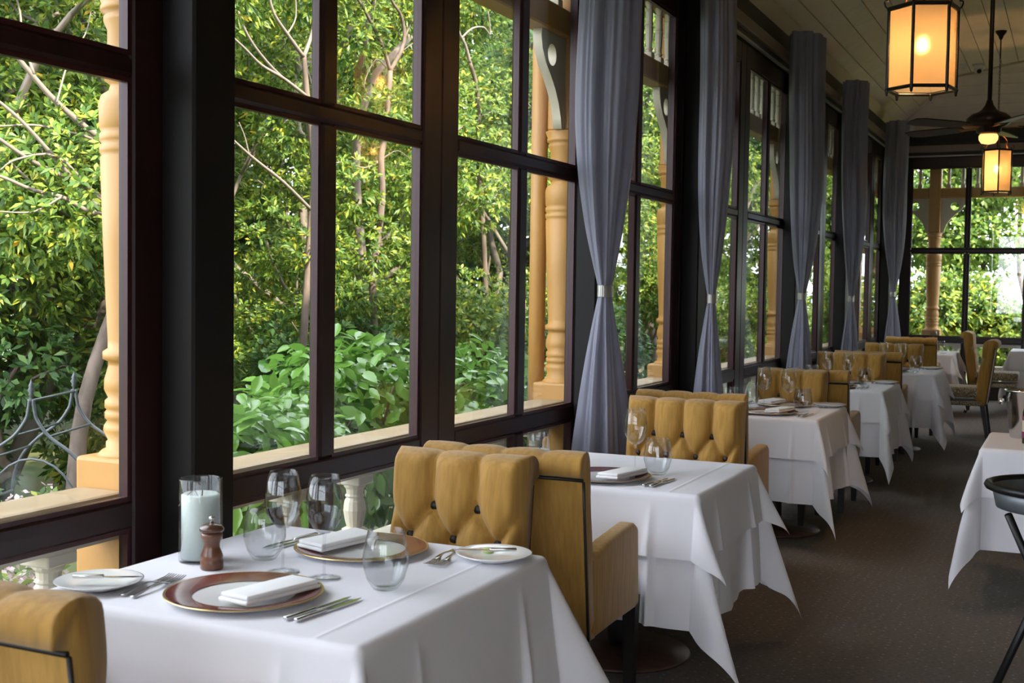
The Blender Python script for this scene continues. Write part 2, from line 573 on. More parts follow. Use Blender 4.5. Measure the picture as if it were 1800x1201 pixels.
# corner and intermediate posts
tag(MB().bev(XW - .06, XW + .02, 17.68, YE + .06, 0, 3.42, .006).build('trim_3', M_post), 'dark corner post where window walls meet', 'post', kind='structure')
for k, (py, lab) in enumerate(((-.52, 'black window post by the rear windows'), (2.835, 'black window post beside the candle cylinder'),
                               (6.02, 'black window post behind the nearest curtain'), (7.90, 'black window post behind the second curtain'),
                               (10.98, 'black window post behind the third curtain'), (13.55, 'black window post behind the fourth curtain'),
                               (16.90, 'black window post behind the fifth curtain'))):
    o = MB().bev(XW, XW + .12, py - .095, py + .095, 0, 3.60, .008).build('trim_%d' % (4 + k), M_post)
    tag(o, lab, 'post', kind='structure')

# roller blind cassettes between the posts
spans = [(-.42, 2.68), (2.88, 5.92), (6.12, 7.80), (8.0, 10.88), (11.08, 13.45), (13.65, 16.80)]
words = ['behind the camera side post', 'over the two leaves with the tall trees', 'between the first two curtains', 'between the second and third curtains',
         'between the third and fourth curtains', 'between the fourth and fifth curtains']
for (y0, y1), wd in zip(spans, words):
    t = thing('roller_blind', 'pale brown roller blind cassette ' + wd, 'blind', (XW + .0, (y0 + y1) / 2, 3.5))
    h = (y1 - y0) / 2
    MB().bev(.002, .07, -h, h, -.01, .085, .008).build('cassette', M_cassette, t)
    MB().bev(.015, .045, -h, h, -.075, -.055, .004).build('bottom_bar', M_alu, t)
    MB().box(.02, .035, -h + .02, h - .02, -.055, -.01).build('dark_gap_strip', M_black, t)  # black strip stands in for the dark gap between cassette and bar
t = thing('roller_blind', 'long pale brown roller blind cassette above the end windows', 'blind', (.4, YE, 3.5))
MB().bev(-2.68, 2.6, -.07, -.002, -.01, .085, .008).build('cassette', M_cassette, t)
MB().bev(-2.68, 2.6, -.045, -.015, -.075, -.055, .004).build('bottom_bar', M_alu, t)
MB().box(-2.66, 2.58, -.035, -.02, -.055, -.01).build('dark_gap_strip', M_black, t)

# ------------------------------------------------------------------ curtains
def curtain(cy, cx, zt, sc, label, ph):
    t = thing('tied_curtain', label, 'curtain', (cx, cy, 0))
    n, nz = 168, 84
    ztop = 3.70
    V = []
    for j in range(nz + 1):
        z = .01 + (ztop - .01) * j / nz
        if z >= zt:
            q = min((z - zt) / 1.15, 1)
            k = .20 + .80 * (1 - (1 - q) ** 2.0)
        else:
            q = min((zt - z) / 1.1, 1)
            k = .20 + .80 * (1 - (1 - q) ** 1.6)
        ax, ay = .132 * sc * k, .215 * sc * k
        g = .45 + .55 * min(1, (k - .18) / .35)
        for i in range(n):
            a = 2 * PI * i / n
            wob = .35 * math.sin(1.7 * z + ph)
            pl = .12 * math.sin(7 * a + ph + wob) + .06 * math.sin(12 * a + 2.3 * ph - wob) + .022 * math.sin(27 * a + 5 * ph)
            pl += .12 * math.sin(2 * a + ph + .8 * z) * (k > .5) * (k - .5) * 2
            rr = 1 + pl * g
            V.append((ax * rr * math.cos(a) + .012 * k * math.sin(2.2 * z + ph), ay * rr * math.sin(a), z))
    F = [(j * n + i, j * n + (i + 1) % n, (j + 1) * n + (i + 1) % n, (j + 1) * n + i) for j in range(nz) for i in range(n)]
    MB().add(V, F).build('drape', M_curtain, t, True)
    r_ = .215 * .24 * sc
    V = []
    m_ = 48
    for (q, dz) in ((1.0, -.03), (1.06, -.028), (1.06, .028), (1.0, .03)):
        for i in range(m_):
            a = 2 * PI * i / m_
            w_ = q * (1 + .02 * (i % 2))
            V.append((.034 * sc * w_ * math.cos(a), .056 * sc * w_ * math.sin(a), zt + dz))
    F = [(j * m_ + i, j * m_ + (i + 1) % m_, (j + 1) * m_ + (i + 1) % m_, (j + 1) * m_ + i) for j in range(3) for i in range(m_)]
    o = MB().add(V, F).build('tieback_band', M_alu, t, False)
    o['label'] = 'silver ribbed band'
    return t

for cy, zt, sc_, lab, ph in ((5.76, 1.483, 1.0, 'grey silk curtain tied in silver band, nearest the pepper mill table', 0.3),
                             (7.74, 1.438, .80, 'second grey tied curtain along from the pepper mill table', 1.7),
                             (10.62, 1.45, 1.0, 'third grey tied curtain along from the pepper mill table', 2.9),
                             (13.14, 1.42, .84, 'fourth grey tied curtain along from the pepper mill table', 4.0),
                             (16.38, 1.47, .92, 'grey tied curtain in the corner beside the end windows', 5.2)):
    curtain(cy, -2.165, zt, sc_, lab, ph)

# ------------------------------------------------------------------ veranda outside
XP = -2.60
PROF = [(.12, .965), (.10, .985), (.088, .99), (.088, 1.01), (.082, 1.015), (.096, 1.045), (.094, 1.06), (.084, 1.075), (.092, 1.083), (.092, 1.1),
        (.086, 1.108), (.092, 1.115), (.092, 1.135), (.082, 1.145), (.094, 1.17), (.093, 1.20), (.082, 1.24), (.082, 1.255), (.098, 1.262),
        (.098, 1.285), (.083, 1.295), (.083, 1.32), (.096, 1.6), (.105, 1.87), (.100, 1.876), (.107, 1.885), (.107, 1.905), (.100, 1.911),
        (.107, 1.92), (.107, 1.94), (.101, 1.946), (.107, 1.955), (.110, 2.03), (.102, 2.055), (.080, 2.07), (.076, 2.088), (.092, 2.1),
        (.092, 2.12), (.080, 2.13), (.084, 2.16), (.084, 2.25), (.095, 2.275), (.095, 2.29), (.088, 2.296), (.104, 2.305), (.104, 2.32),
        (.1, 2.325), (.112, 2.355), (.112, 2.36)]
post_me = MB().lathe(PROF, 32).mesh('turned_shaft', True)
post_me.materials.append(M_ochre)
blk_me = MB().bev(-.125, .125, -.125, .125, 0, .97, .012, 2).mesh('post_block'); blk_me.materials.append(M_ochre)
sq_me = MB().bev(-.08, .08, -.08, .08, 2.36, 3.62, .012).mesh('post_head'); sq_me.materials.append(M_ochre)

def bracket_mesh():
    cu = bpy.data.curves.new('bracket', 'CURVE')
    cu.dimensions = '2D'
    cu.fill_mode = 'BOTH'
    cu.extrude = .025
    out = [(0, 0), (.33, 0), (.335, -.04), (.32, -.10), (.27, -.17), (.20, -.23), (.14, -.29), (.09, -.36), (.06, -.43), (.045, -.49), (0, -.49)]
    hole = [(.19 + .058 * math.cos(a * PI / 8), -.115 + .058 * math.sin(a * PI / 8)) for a in range(16)]
    for loop in (out, hole):
        sp = cu.splines.new('POLY')
        sp.points.add(len(loop) - 1)
        for p, q in zip(sp.points, loop):
            p.co = (q[0], q[1], 0, 1)
        sp.use_cyclic_u = True
    o = bpy.data.objects.new('bracket_tmp', cu)
    COL.objects.link(o)
    bpy.context.view_layer.update()
    me = bpy.data.meshes.new_from_object(o.evaluated_get(bpy.context.evaluated_depsgraph_get()))
    bpy.data.objects.remove(o)
    me.materials.clear()
    me.materials.append(M_cream)
    return me

brk_me = bracket_mesh()

def veranda_post(x, y, label, along='y'):
    t = thing('veranda_post', label, 'post', (x, y, 0), 0 if along == 'y' else -PI / 2)
    link('turned_shaft', post_me, None, t)
    link('post_block', blk_me, None, t)
    link('post_head', sq_me, None, t)
    for s_ in (1, -1):
        b = link('bracket', brk_me, None, t)
        # curve XY plane -> local y/z plane
        b.rotation_euler = (PI / 2, 0, PI / 2 if s_ > 0 else -PI / 2)
        b.location = (0, .078 * s_, 2.853)
    return t

PY = [-3.4, -.5, 2.86, 6.25, 8.23, 11.60, 16.65]
plab = ['ochre turned veranda post beyond the rear windows', 'ochre turned veranda post beyond the window behind', 'ochre turned veranda post seen left of the black window post',
        'ochre turned veranda post beside the plain downpipe', 'ochre turned veranda post between the first two curtains',
        'ochre turned veranda post left of the third curtain', 'ochre turned veranda post near the building corner']
for y, lab in zip(PY, plab):
    veranda_post(XP, y, lab)
veranda_post(XP, 18.45, 'ochre turned veranda post at the very corner')
veranda_post(-1.88, 18.40, 'ochre turned veranda post outside the end windows', 'x')
veranda_post(.60, 18.40, 'ochre turned veranda post outside the right end windows', 'x')

bal_prof = [(.052, .0), (.052, .012), (.032, .022), (.040, .05), (.047, .09), (.042, .125), (.034, .14), (.040, .147), (.034, .155), (.036, .175), (.045, .185), (.045, .195)]
bal_me = MB().lathe(bal_prof, 16, (0, 0, .505)).bev(-.055, .055, -.055, .055, .465, .51, .004).bev(-.055, .055, -.055, .055, .70, .735, .004).mesh('baluster', False)
bal_me.materials.append(M_cream)
sp_prof = [(.022, 0), (.022, .03), (.03, .035), (.02, .05), (.026, .12), (.026, .17), (.03, .18), (.022, .19), (.03, .2), (.024, .215), (.024, .28), (.03, .29), (.018, .3), (.028, .33), (.028, .345)]
spn_me = MB().bev(-.03, .03, -.03, .03, -.005, .045, .003).lathe(sp_prof, 10, (0, 0, .03)).mesh('spindle', False)
spn_me.materials.append(M_cream)

def rail_bay(a0, a1, label, along='y', fixed=XP):
    rz = 0 if along == 'y' else -PI / 2
    c = ((fixed, (a0 + a1) / 2, 0) if along == 'y' else ((a0 + a1) / 2, fixed, 0))
    t = thing('veranda_railing', 'cream and ochre balustrade ' + label, 'balustrade', c, rz)
    h = (a1 - a0) / 2 - .048
    MB().bev(-.10, .085, -h, h, .835, .880, .012, 2).build('handrail', M_rail, t)
    MB().box(-.05, .05, -h, h, .735, .835).build('under_rail', M_cream, t)
    MB().bev(-.06, .06, -h, h, .40, .465, .008).build('bottom_rail', M_cream, t)
    n = max(1, int(2 * h / .435))
    for k in range(n):
        y = -h + (k + .5) * 2 * h / n
        link('baluster', bal_me, None, t, (0, y, 0))
    f = thing('veranda_frieze', 'spindle frieze under the veranda eave ' + label, 'frieze', c, rz)
    h = (a1 - a0) / 2
    MB().bev(-.06, .06, -h, h, 2.856, 3.0, .008).build('lower_beam', M_ochre, f)
    MB().box(-.06, .06, -h, h, 3.38, 3.62).build('upper_beam', M_ochre, f)
    n = max(1, int(2 * h / .19))
    for k in range(n):
        y = -h + (k + .5) * 2 * h / n
        link('spindle', spn_me, None, f, (0, y, 3.005))

rl = ['behind the rear windows', 'beside the nearest bay', 'below the tall garden trees', 'between downpipe and second curtain', 'beyond the second curtain', 'beyond the third and fourth curtains', 'in the far corner']
for (a0, a1), w_ in zip(zip(PY[:-1], PY[1:]), rl):
    rail_bay(a0 + .08, a1 - .08, w_)
rail_bay(16.73, 18.35, rl[6])
rail_bay(-2.50, -1.96, 'left of the post outside the end windows', 'x', 18.40)
rail_bay(-1.80, .52, 'right of the post outside the end windows', 'x', 18.40)
rail_bay(.68, 3.1, 'at the far right end windows', 'x', 18.40)
dp = MB().tube([(0, 0, 0), (0, 0, 3.6)], .047, 20).build('downpipe', M_ochre, None, True, (-2.78, 6.30, 0))
tag(dp, 'plain round ochre downpipe beside a turned veranda post', 'pipe')
ds = MB().box(XP - .25, XW - .06, YB, YE + .5, -.12, 0).box(XW - .06, XR, YE + .06, YE + .5, -.12, 0).build('veranda_floor', M_rail)
tag(ds, 'narrow boarded veranda edge outside the windows', 'veranda floor', kind='structure')
rf = MB().prism([(-3.05, 3.64), (-3.05, 3.72), (-2.5, 4.06), (.4, 5.92), (3.6, 4.9), (3.6, 4.8), (.4, 5.82), (-2.42, 4.0), (-2.5, 3.64)], 'y', YB - .3, YE + .75)
rfo = rf.build('roof', M_head)  # unseen roof, put in to block direct sun from the room
tag(rfo, 'unseen roof keeping sun out of the veranda dining room', 'roof', kind='structure')

# ------------------------------------------------------------------ garden
gr = MB().add([(-60, -40, -.12), (40, -40, -.12), (40, 90, -.12), (-60, 90, -.12)], [(0, 1, 2, 3)]).build('ground', M_grass)
tag(gr, 'green garden ground outside the veranda', 'ground', kind='structure')

rng = np.random.default_rng(7)

def norm(a):
    return a / np.maximum(np.linalg.norm(a, axis=1, keepdims=True), 1e-9)

def leaf_mesh(name, C, A, per, L, Wd, mt, spread=(.6, 1.3), droop=.15):
    """whorls of leaves: centres C (N,3), axes A (N,3)"""
    N = len(C)
    A = norm(A)
    ref = np.where(np.abs(A[:, 2:3]) < .9, np.array([[0, 0, 1.]]), np.array([[1., 0, 0]]))
    U = norm(np.cross(A, ref)); Vv = np.cross(A, U)
    ang = rng.uniform(0, 2 * PI, (N, per)) * .25 + np.arange(per)[None] * 2 * PI / per + rng.uniform(0, 6, (N, 1))
    al = rng.uniform(spread[0], spread[1], (N, per))
    rad = U[:, None] * np.cos(ang)[..., None] + Vv[:, None] * np.sin(ang)[..., None]
    D = A[:, None] * np.cos(al)[..., None] + rad * np.sin(al)[..., None]
    Sd = -U[:, None] * np.sin(ang)[..., None] + Vv[:, None] * np.cos(ang)[..., None]
    Nn = np.cross(Sd, D)
    ln = L * rng.uniform(.65, 1.25, (N, per, 1))
    wd = Wd * rng.uniform(.8, 1.2, (N, per, 1))
    B = C[:, None] + D * ln * .08
    p0 = B
    p1 = B + D * ln * .55 + Sd * wd * .5 + Nn * wd * .12
    p2 = B + D * ln - np.array([0, 0, droop]) * ln
    p3 = B + D * ln * .55 - Sd * wd * .5 + Nn * wd * .12
    P = np.stack([p0, p1, p2, p3], 2).reshape(-1, 3)
    nf = N * per
    me = bpy.data.meshes.new(name)
    me.vertices.add(len(P)); me.vertices.foreach_set('co', P.astype(np.float32).ravel())
    me.loops.add(nf * 4); me.loops.foreach_set('vertex_index', np.arange(nf * 4, dtype=np.int32))
    me.polygons.add(nf)
    me.polygons.foreach_set('loop_start', np.arange(0, nf * 4, 4, dtype=np.int32))
    me.update(calc_edges=True)
    me.materials.append(mt)
    return me

def blob_points(blobs, dens, face=None, inner=.55):
    """points on (and a little inside) ellipsoid blobs (cx,cy,cz,r,squash); keep those turned to the viewer side"""
    Cs, As = [], []
    cam = np.array(CAM_POS)
    for (x, y, z, r, sq) in blobs:
        n = int(4 * PI * r * r * dens)
        d = norm(rng.normal(size=(n, 3)))
        rad = r * (1 - (1 - inner) * rng.random((n, 1)) ** 1.8)
        p = np.array([x, y, z]) + d * rad * np.array([1, 1, sq])
        to = norm(cam - p)
        keep = (d * to).sum(1) > -.35
        Cs.append(p[keep]); As.append((d + np.array([0, 0, .45]) + rng.normal(size=d.shape) * .25)[keep])
    return np.concatenate(Cs), np.concatenate(As)

def wander(p0, p1, n, amp, r0, r1):
    P = []
    p0, p1 = Vector(p0), Vector(p1)
    off = Vector((0, 0, 0))
    for i in range(n + 1):
        t_ = i / n
        if 0 < i < n:
            off += Vector((random.gauss(0, amp), random.gauss(0, amp), random.gauss(0, amp * .6)))
        P.append(p0.lerp(p1, t_) + off * math.sin(PI * t_) ** .5)
    return P, [r0 + (r1 - r0) * i / n for i in range(n + 1)]

def garden_tree(name, label, x, y, zc, rx, rz, nb, br, dens, per, L, Wd, mt, bark, group, stems=3, zlo=.5):
    t = thing(name, label, 'tree', (x, y, -.12), group=group)
    blobs = []
    for k in range(nb):
        a = random.uniform(0, 2 * PI); q = math.sqrt(random.random())
        zz = zc + random.uniform(-1, 1) * rz
        fall = math.sqrt(max(.15, 1 - ((zz - zc) / (rz * 1.15)) ** 2))
        blobs.append((x + rx * q * math.cos(a) * fall, y + rx * q * math.sin(a) * fall, max(zz, zlo), random.uniform(.6, 1.15) * br, random.uniform(.7, .95)))
    Cc, Aa = blob_points(blobs, dens)
    me = leaf_mesh('foliage', Cc - np.array([x, y, -.12]), Aa, per, L, Wd, mt)
    f = link('foliage', me, None, t)
    f['kind'] = 'stuff'
    tr = MB(); brn = MB()
    for s_ in range(stems):
        a = 2 * PI * s_ / stems + random.random()
        b0 = (.18 * math.cos(a), .18 * math.sin(a), 0)
        top = (rx * .45 * math.cos(a), rx * .45 * math.sin(a), zc + rz * .2)
        P, rr = wander(b0, top, 9, .10, .068, .03)
        tr.tube(P, rr, 8)
    for bl in blobs:
        e = Vector(bl[:3]) - Vector((x, y, -.12))
        s0 = Vector((e.x * .25, e.y * .25, max(.4, e.z - random.uniform(.8, 1.6))))
        P, rr = wander(s0, e, 6, .06, .032, .01)
        brn.tube(P, rr, 5)
        for q in range(3):
            e2 = e + Vector((random.gauss(0, 1), random.gauss(0, 1), random.uniform(-.2, 1))).normalized() * bl[3] * .9
            P2, rr = wander(P[random.randint(2, 5)], e2, 4, .04, .014, .005)
            brn.tube(P2, rr, 4)
    tr.build('trunk', bark, t, True)
    b = brn.build('branches', bark, t, True)
    b['kind'] = 'stuff'
    return t

G1 = 'broad leaved trees across the lawn'
specs = [
    (-6.6, 5.6, 3.4, 1.5, 2.6, 'yellow green rhododendron tree beyond the iron garden frame'),
    (-7.6, 8.3, 3.6, 1.7, 3.0, 'yellow green rhododendron tree facing the first pane beside the black post'),
    (-6.7, 10.2, 3.5, 1.6, 2.9, 'yellow green rhododendron tree with the forked trunk'),
    (-8.0, 12.6, 3.8, 1.9, 3.2, 'yellow green rhododendron tree behind the forked trunk tree'),
    (-7.0, 15.3, 3.4, 1.8, 3.0, 'yellow green rhododendron tree left of the downpipe'),
    (-6.4, 18.6, 3.3, 1.8, 3.0, 'yellow green rhododendron tree seen past the first curtain'),
    (-6.2, 22.6, 3.2, 1.9, 3.0, 'yellow green rhododendron tree seen past the second curtain'),
]
for (x, y, zc, rx, rz, lab) in specs:
    garden_tree('rhododendron_tree', lab, x, y, zc, rx, rz, 32, .72, 104, 8, .074, .0245, M_leafA, M_barkpale, G1)
G2 = 'dark evergreen trees behind the garden'
for (x, y, lab) in ((-11.5, 7.5, 'dark evergreen tree behind the leftmost window view'), (-12.5, 13.5, 'dark evergreen tree behind the forked trunk tree'),
                    (-11.0, 20.0, 'dark evergreen tree behind the downpipe view'), (-9.5, 27.0, 'dark evergreen tree behind the curtain windows')):
    garden_tree('evergreen_tree', lab, x, y, 4.0, 3.4, 4.3, 34, 1.35, 17, 7, .24, .095, M_leafB, M_bark, G2, 2)
G3 = 'airy trees beyond the end windows'
for (x, y, zc, rx, rz, lab) in ((-3.9, 25.0, 4.0, 1.3, 3.0, 'airy green tree seen left of the end veranda post'),
                                (-2.5, 27.0, 4.4, 1.3, 2.6, 'airy green tree seen right of the end veranda post'),
                                (-1.5, 30.0, 5.6, 1.5, 1.7, 'airy green tree behind the far lantern'),
                                (-7.5, 31.0, 4.5, 2.6, 4.0, 'airy green tree beyond the corner curtain'),
                                (2.4, 27.0, 3.6, 2.0, 3.0, 'unseen airy tree added to dim glass reflections beyond the right hand end window'),  # this tree and the next are unseen, added to dim sky reflections in the panes
                                (5.6, 29.0, 3.6, 2.2, 3.2, 'unseen airy tree added to dim glass reflections past the inner wall end')):
    garden_tree('airy_tree', lab, x, y, zc, rx, rz, 34, .80, 34, 6, .145, .068, M_leafD, M_bark, G3, 1)
for (x, y, zc, lab) in ((-3.3, 21.3, .85, 'low yellow green shrub outside the left end window'), (-2.45, 21.8, .9, 'low yellow green shrub outside the end veranda post'),
                        (-1.75, 22.0, .95, 'low yellow green shrub right of the end veranda post'), (-1.0, 22.2, .95, 'low yellow green shrub below the far lantern'),
                        (-.2, 22.2, .85, 'low yellow green shrub outside the right end window'), (1.4, 22.2, .7, 'low yellow green shrub beyond the right end window')):
    garden_tree('garden_shrub', lab, x, y, zc, .75, .5, 9, .55, 60, 7, .11, .045, M_leafA, M_bark, 'low shrubs outside the end windows', 3, .2)
for (x, y, zc, mt_, lab) in ((-5.6, 3.6, .55, M_leafB, 'dark low shrub behind the iron garden arch'), (-6.3, 5.2, .6, M_leafB, 'dark low shrub under the leaning bare tree'), (-6.0, 6.9, .6, M_leafA, 'low shrub left of the forked trunk'),
                             (-5.9, 9.2, .6, M_leafB, 'dark low shrub under the forked trunk tree'), (-6.0, 11.6, .6, M_leafA, 'low shrub right of the forked trunk'), (-5.6, 14.2, .55, M_leafB, 'dark low shrub beyond the downpipe')):
    garden_tree('undergrowth_shrub', lab, x, y, zc, .8, .45, 10, .5, 90, 7, .085, .034, mt_, M_bark, 'low shrubs under the garden trees', 3, .15)

# explicit branches seen against the foliage on the near tree and the forked trunk
def pix(u, v, x):
    """point on plane X=x seen at photo pixel (u,v)"""
    d = _r2 * ((u - 900) / 2124) + _d2 * ((v - 600.5) / 2124) + _f
    return CAM_POS + d * (x / d.x)

def smooth_line(P, n=4):
    Q = []
    for i in range(len(P) - 1):
        p0, p1, p2, p3 = P[max(i - 1, 0)], P[i], P[i + 1], P[min(i + 2, len(P) - 1)]
        for k in range(n):
            t_ = k / n
            Q.append(.5 * ((2 * p1) + (p2 - p0) * t_ + (2 * p0 - 5 * p1 + 4 * p2 - p3) * t_ ** 2 + (3 * p1 - p0 - 3 * p2 + p3) * t_ ** 3))
    Q.append(P[-1])
    return Q

base = Vector((-5.3, 5.3, -.12))
t = thing('leaning_tree', 'bare grey branched tree leaning across the leftmost window view', 'tree', base)
lines = [([(215, 262), (165, 235), (100, 180), (55, 130), (10, 75), (-40, 20)], .035, .018),
         ([(240, 395), (165, 340), (130, 318), (60, 285), (0, 245), (-60, 200)], .030, .014),
         ([(240, 385), (165, 375), (110, 347), (60, 335), (0, 310), (-50, 300)], .028, .012),
         ([(200, 265), (165, 245), (110, 230), (60, 220), (0, 222)], .018, .008),
         ([(230, 420), (165, 356), (90, 270), (40, 215), (0, 180), (-40, 150)], .026, .012),
         ([(165, 340), (100, 275), (30, 280), (0, 300)], .016, .007),
         ([(110, 345), (60, 372), (0, 372)], .012, .006),
         ([(60, 130), (40, 70), (35, 20), (20, -30)], .014, .007),
         ([(100, 180), (120, 110), (150, 60), (160, 20)], .010, .005)]
tr = MB()
tr.tube(smooth_line([Vector((0, 0, 0)), Vector((-.05, .15, .9)), pix(250, 420, -5.3) - base], 5), [.06, .058, .055, .052, .05, .046, .043, .04, .037, .034, .03], 10)
tr.build('trunk', M_bark, t, True)
for L_, ra, rb in lines:
    P = smooth_line([pix(u, v, -5.3 - .25 * k / len(L_)) - base for k, (u, v) in enumerate(L_)])
    MB().tube(P, [.6 * (ra + (rb - ra) * i / (len(P) - 1)) for i in range(len(P))], 7).build('branch', M_barkpale, t, True)

base = Vector((-5.6, pix(678, 400, -5.6).y, -.12))
t = thing('forked_tree', 'slender tree with forked dark trunk among yellow green leaves', 'tree', base)
P = smooth_line([Vector((0, 0, 0)), pix(655, 520, -5.6) - base, pix(665, 420, -5.6) - base, pix(672, 340, -5.6) - base, pix(670, 280, -5.6) - base, pix(678, 230, -5.6) - base, pix(686, 125, -5.6) - base])
MB().tube(P, [.036 - .012 * i / (len(P) - 1) for i in range(len(P))], 10).build('trunk', M_bark, t, True)
for L_, ra, rb in (([(686, 125), (672, 80), (650, 35), (630, 0), (600, -40)], .03, .016), ([(686, 125), (710, 75), (706, 30), (688, 0), (670, -50)], .034, .018),
                   ([(710, 72), (722, 40), (745, 0), (760, -40)], .02, .012), ([(672, 80), (655, 60), (660, 0)], .012, .007), ([(680, 120), (660, 105), (640, 150), (655, 175)], .010, .005),
                   ([(700, 95), (735, 70), (760, 60)], .012, .006), ([(672, 280), (700, 265), (730, 290)], .010, .005)):
    P = smooth_line([pix(u, v, -5.6) - base for (u, v) in L_])
    MB().tube(P, [.6 * (ra + (rb - ra) * i / (len(P) - 1)) for i in range(len(P))], 7).build('branch', M_bark, t, True)
bl = []
for (u, v, r_) in ((620, 60, .32), (650, 200, .30), (720, 180, .30), (600, 330, .35), (720, 330, .33), (640, 430, .34), (735, 430, .32), (690, 530, .33), (620, 520, .30), (560, 440, .3), (700, 20, .25)):
    p = pix(u, v, -5.75)
    bl.append((p.x, p.y, p.z, r_, .8))
Cc, Aa = blob_points(bl, 150)
f = link('foliage', leaf_mesh('foliage', Cc - np.array(base), Aa, 8, .066, .022, M_leafA), None, t)
f['kind'] = 'stuff'

base = Vector((-5.7, pix(520, 300, -5.7).y, -.12))
t = thing('grey_branch_tree', 'thin grey bare branched tree seen in the first tall panes', 'tree', base)
P = smooth_line([Vector((0, 0, 0)), pix(545, 420, -5.7) - base, pix(552, 300, -5.7) - base, pix(540, 170, -5.7) - base, pix(534, 95, -5.7) - base])
MB().tube(P, [.034 - .014 * i / (len(P) - 1) for i in range(len(P))], 8).build('trunk', M_bark, t, True)
for L_, ra, rb in (([(534, 100), (505, 60), (480, 20), (470, -30)], .03, .014), ([(534, 100), (548, 60), (556, 20), (575, -30)], .03, .014), ([(540, 170), (497, 137), (460, 115), (430, 85), (405, 62)], .026, .014),
                   ([(500, 140), (470, 110), (440, 70), (420, 25), (412, -20)], .022, .012), ([(548, 370), (500, 322), (460, 290), (438, 272), (405, 242)], .026, .016), ([(552, 300), (600, 285), (640, 295), (665, 285)], .014, .007),
                   ([(438, 272), (430, 240), (420, 215)], .010, .006), ([(505, 60), (520, 30), (518, -20)], .012, .008)):
    P = smooth_line([pix(u, v, -5.7) - base for (u, v) in L_])
    MB().tube(P, [.6 * (ra + (rb - ra) * i / (len(P) - 1)) for i in range(len(P))], 7).build('branch', M_barkpale, t, True)

base = Vector((-5.7, pix(870, 300, -5.7).y, -.12))
t = thing('grey_branch_tree', 'thin grey bare branched tree left of the downpipe', 'tree', base)
P = smooth_line([Vector((0, 0, 0)), pix(850, 420, -5.7) - base, pix(842, 300, -5.7) - base, pix(840, 170, -5.7) - base, pix(826, 110, -5.7) - base])
MB().tube(P, [.034 - .014 * i / (len(P) - 1) for i in range(len(P))], 8).build('trunk', M_bark, t, True)
for L_, ra, rb in (([(826, 110), (818, 80), (806, 55), (800, 20)], .03, .018), ([(812, 66), (830, 50), (850, 48), (862, 60), (858, 20)], .018, .010), ([(842, 300), (870, 325), (880, 300), (865, 285)], .020, .010),
                   ([(842, 330), (880, 330), (900, 345), (930, 370)], .016, .008)):
    P = smooth_line([pix(u, v, -5.7) - base for (u, v) in L_])
    MB().tube(P, [.6 * (ra + (rb - ra) * i / (len(P) - 1)) for i in range(len(P))], 7).build('branch', M_barkpale, t, True)

# camellia hedge just outside the railing: big glossy leaves
cam_leaf = MB()
Lv = [(0, 0, 0), (.018, .02, .006), (.0, .022, 0), (-.018, .02, .006), (.026, .05, .008), (0, .052, 0), (-.026, .05, .008), (.017, .08, .004), (0, .083, -.003), (-.017, .08, .004), (0, .105, -.010)]
cam_leaf.add(Lv, [(0, 1, 2), (0, 2, 3), (1, 4, 5, 2), (2, 5, 6, 3), (4, 7, 8, 5), (5, 8, 9, 6), (7, 10, 8), (8, 10, 9)])
cl_me = cam_leaf.mesh('leaf', True)
cl_me.materials.append(M_leafC)
LVN = np.array(Lv)
LF = [(0, 1, 2), (0, 2, 3), (1, 4, 5, 2), (2, 5, 6, 3), (4, 7, 8, 5), (5, 8, 9, 6), (7, 10, 8), (8, 10, 9)]

def camellia(label, cx, cy, ztop, ry, nleaf, npart):
    base = Vector((cx, cy, -.12))
    t = thing('camellia_bush', label, 'bush', base, group='glossy camellia bushes outside the railing')
    st = MB()
    pos, mats_ = [], []
    for k in range(nleaf):
        a = random.uniform(0, 2 * PI)
        c_ = random.uniform(-.2, 1) ** 1
        s_ = math.sqrt(max(0, 1 - c_ * c_))
        q = random.uniform(.72, 1.03)
        p = Vector((.55 * s_ * math.cos(a) * q, ry * s_ * math.sin(a) * q, .55 + (ztop + .12 - .55) * c_ * q + random.uniform(-.03, .03)))
        nrm = Vector((s_ * math.cos(a), s_ * math.sin(a) * .6, c_ + .35)).normalized()
        nrm = (nrm + Vector((random.gauss(0, .45), random.gauss(0, .45), random.gauss(0, .35)))).normalized()
        tdir = nrm.cross(Vector((random.gauss(0, 1), random.gauss(0, 1), random.gauss(0, .5)))).normalized()
        sx = nrm.cross(tdir) * -1
        sc_ = random.uniform(.8, 1.25)
        mt_ = Matrix((( sx.x * sc_, tdir.x * sc_, nrm.x * sc_, p.x), (sx.y * sc_, tdir.y * sc_, nrm.y * sc_, p.y), (sx.z * sc_, tdir.z * sc_, nrm.z * sc_, p.z), (0, 0, 0, 1)))
        vis = (p.x * .9 - p.y * .35 / ry + (p.z - .6) * 1.3) + q
        mats_.append((vis, mt_))
    mats_.sort(key=lambda e: -e[0])
    for _, mm in mats_[:npart]:
        o = link('leaf', cl_me, None, t)
        o.matrix_local = mm
    rest = MB()
    for _, mm in mats_[npart:]:
        rest.add([mm @ Vector(p) for p in Lv], LF)
    o = rest.build('foliage', M_leafC, t, True)
    o['kind'] = 'stuff'
    stm = MB()
    for k in range(14):
        a = random.uniform(0, 2 * PI); e = Vector((.4 * math.cos(a), ry * .7 * math.sin(a), random.uniform(.6, ztop)))
        P, rr = wander((e.x * .2, e.y * .4, 0), e, 5, .03, .014, .006)
        stm.tube(P, rr, 5)
    stm.build('stems', M_bark, t, True)

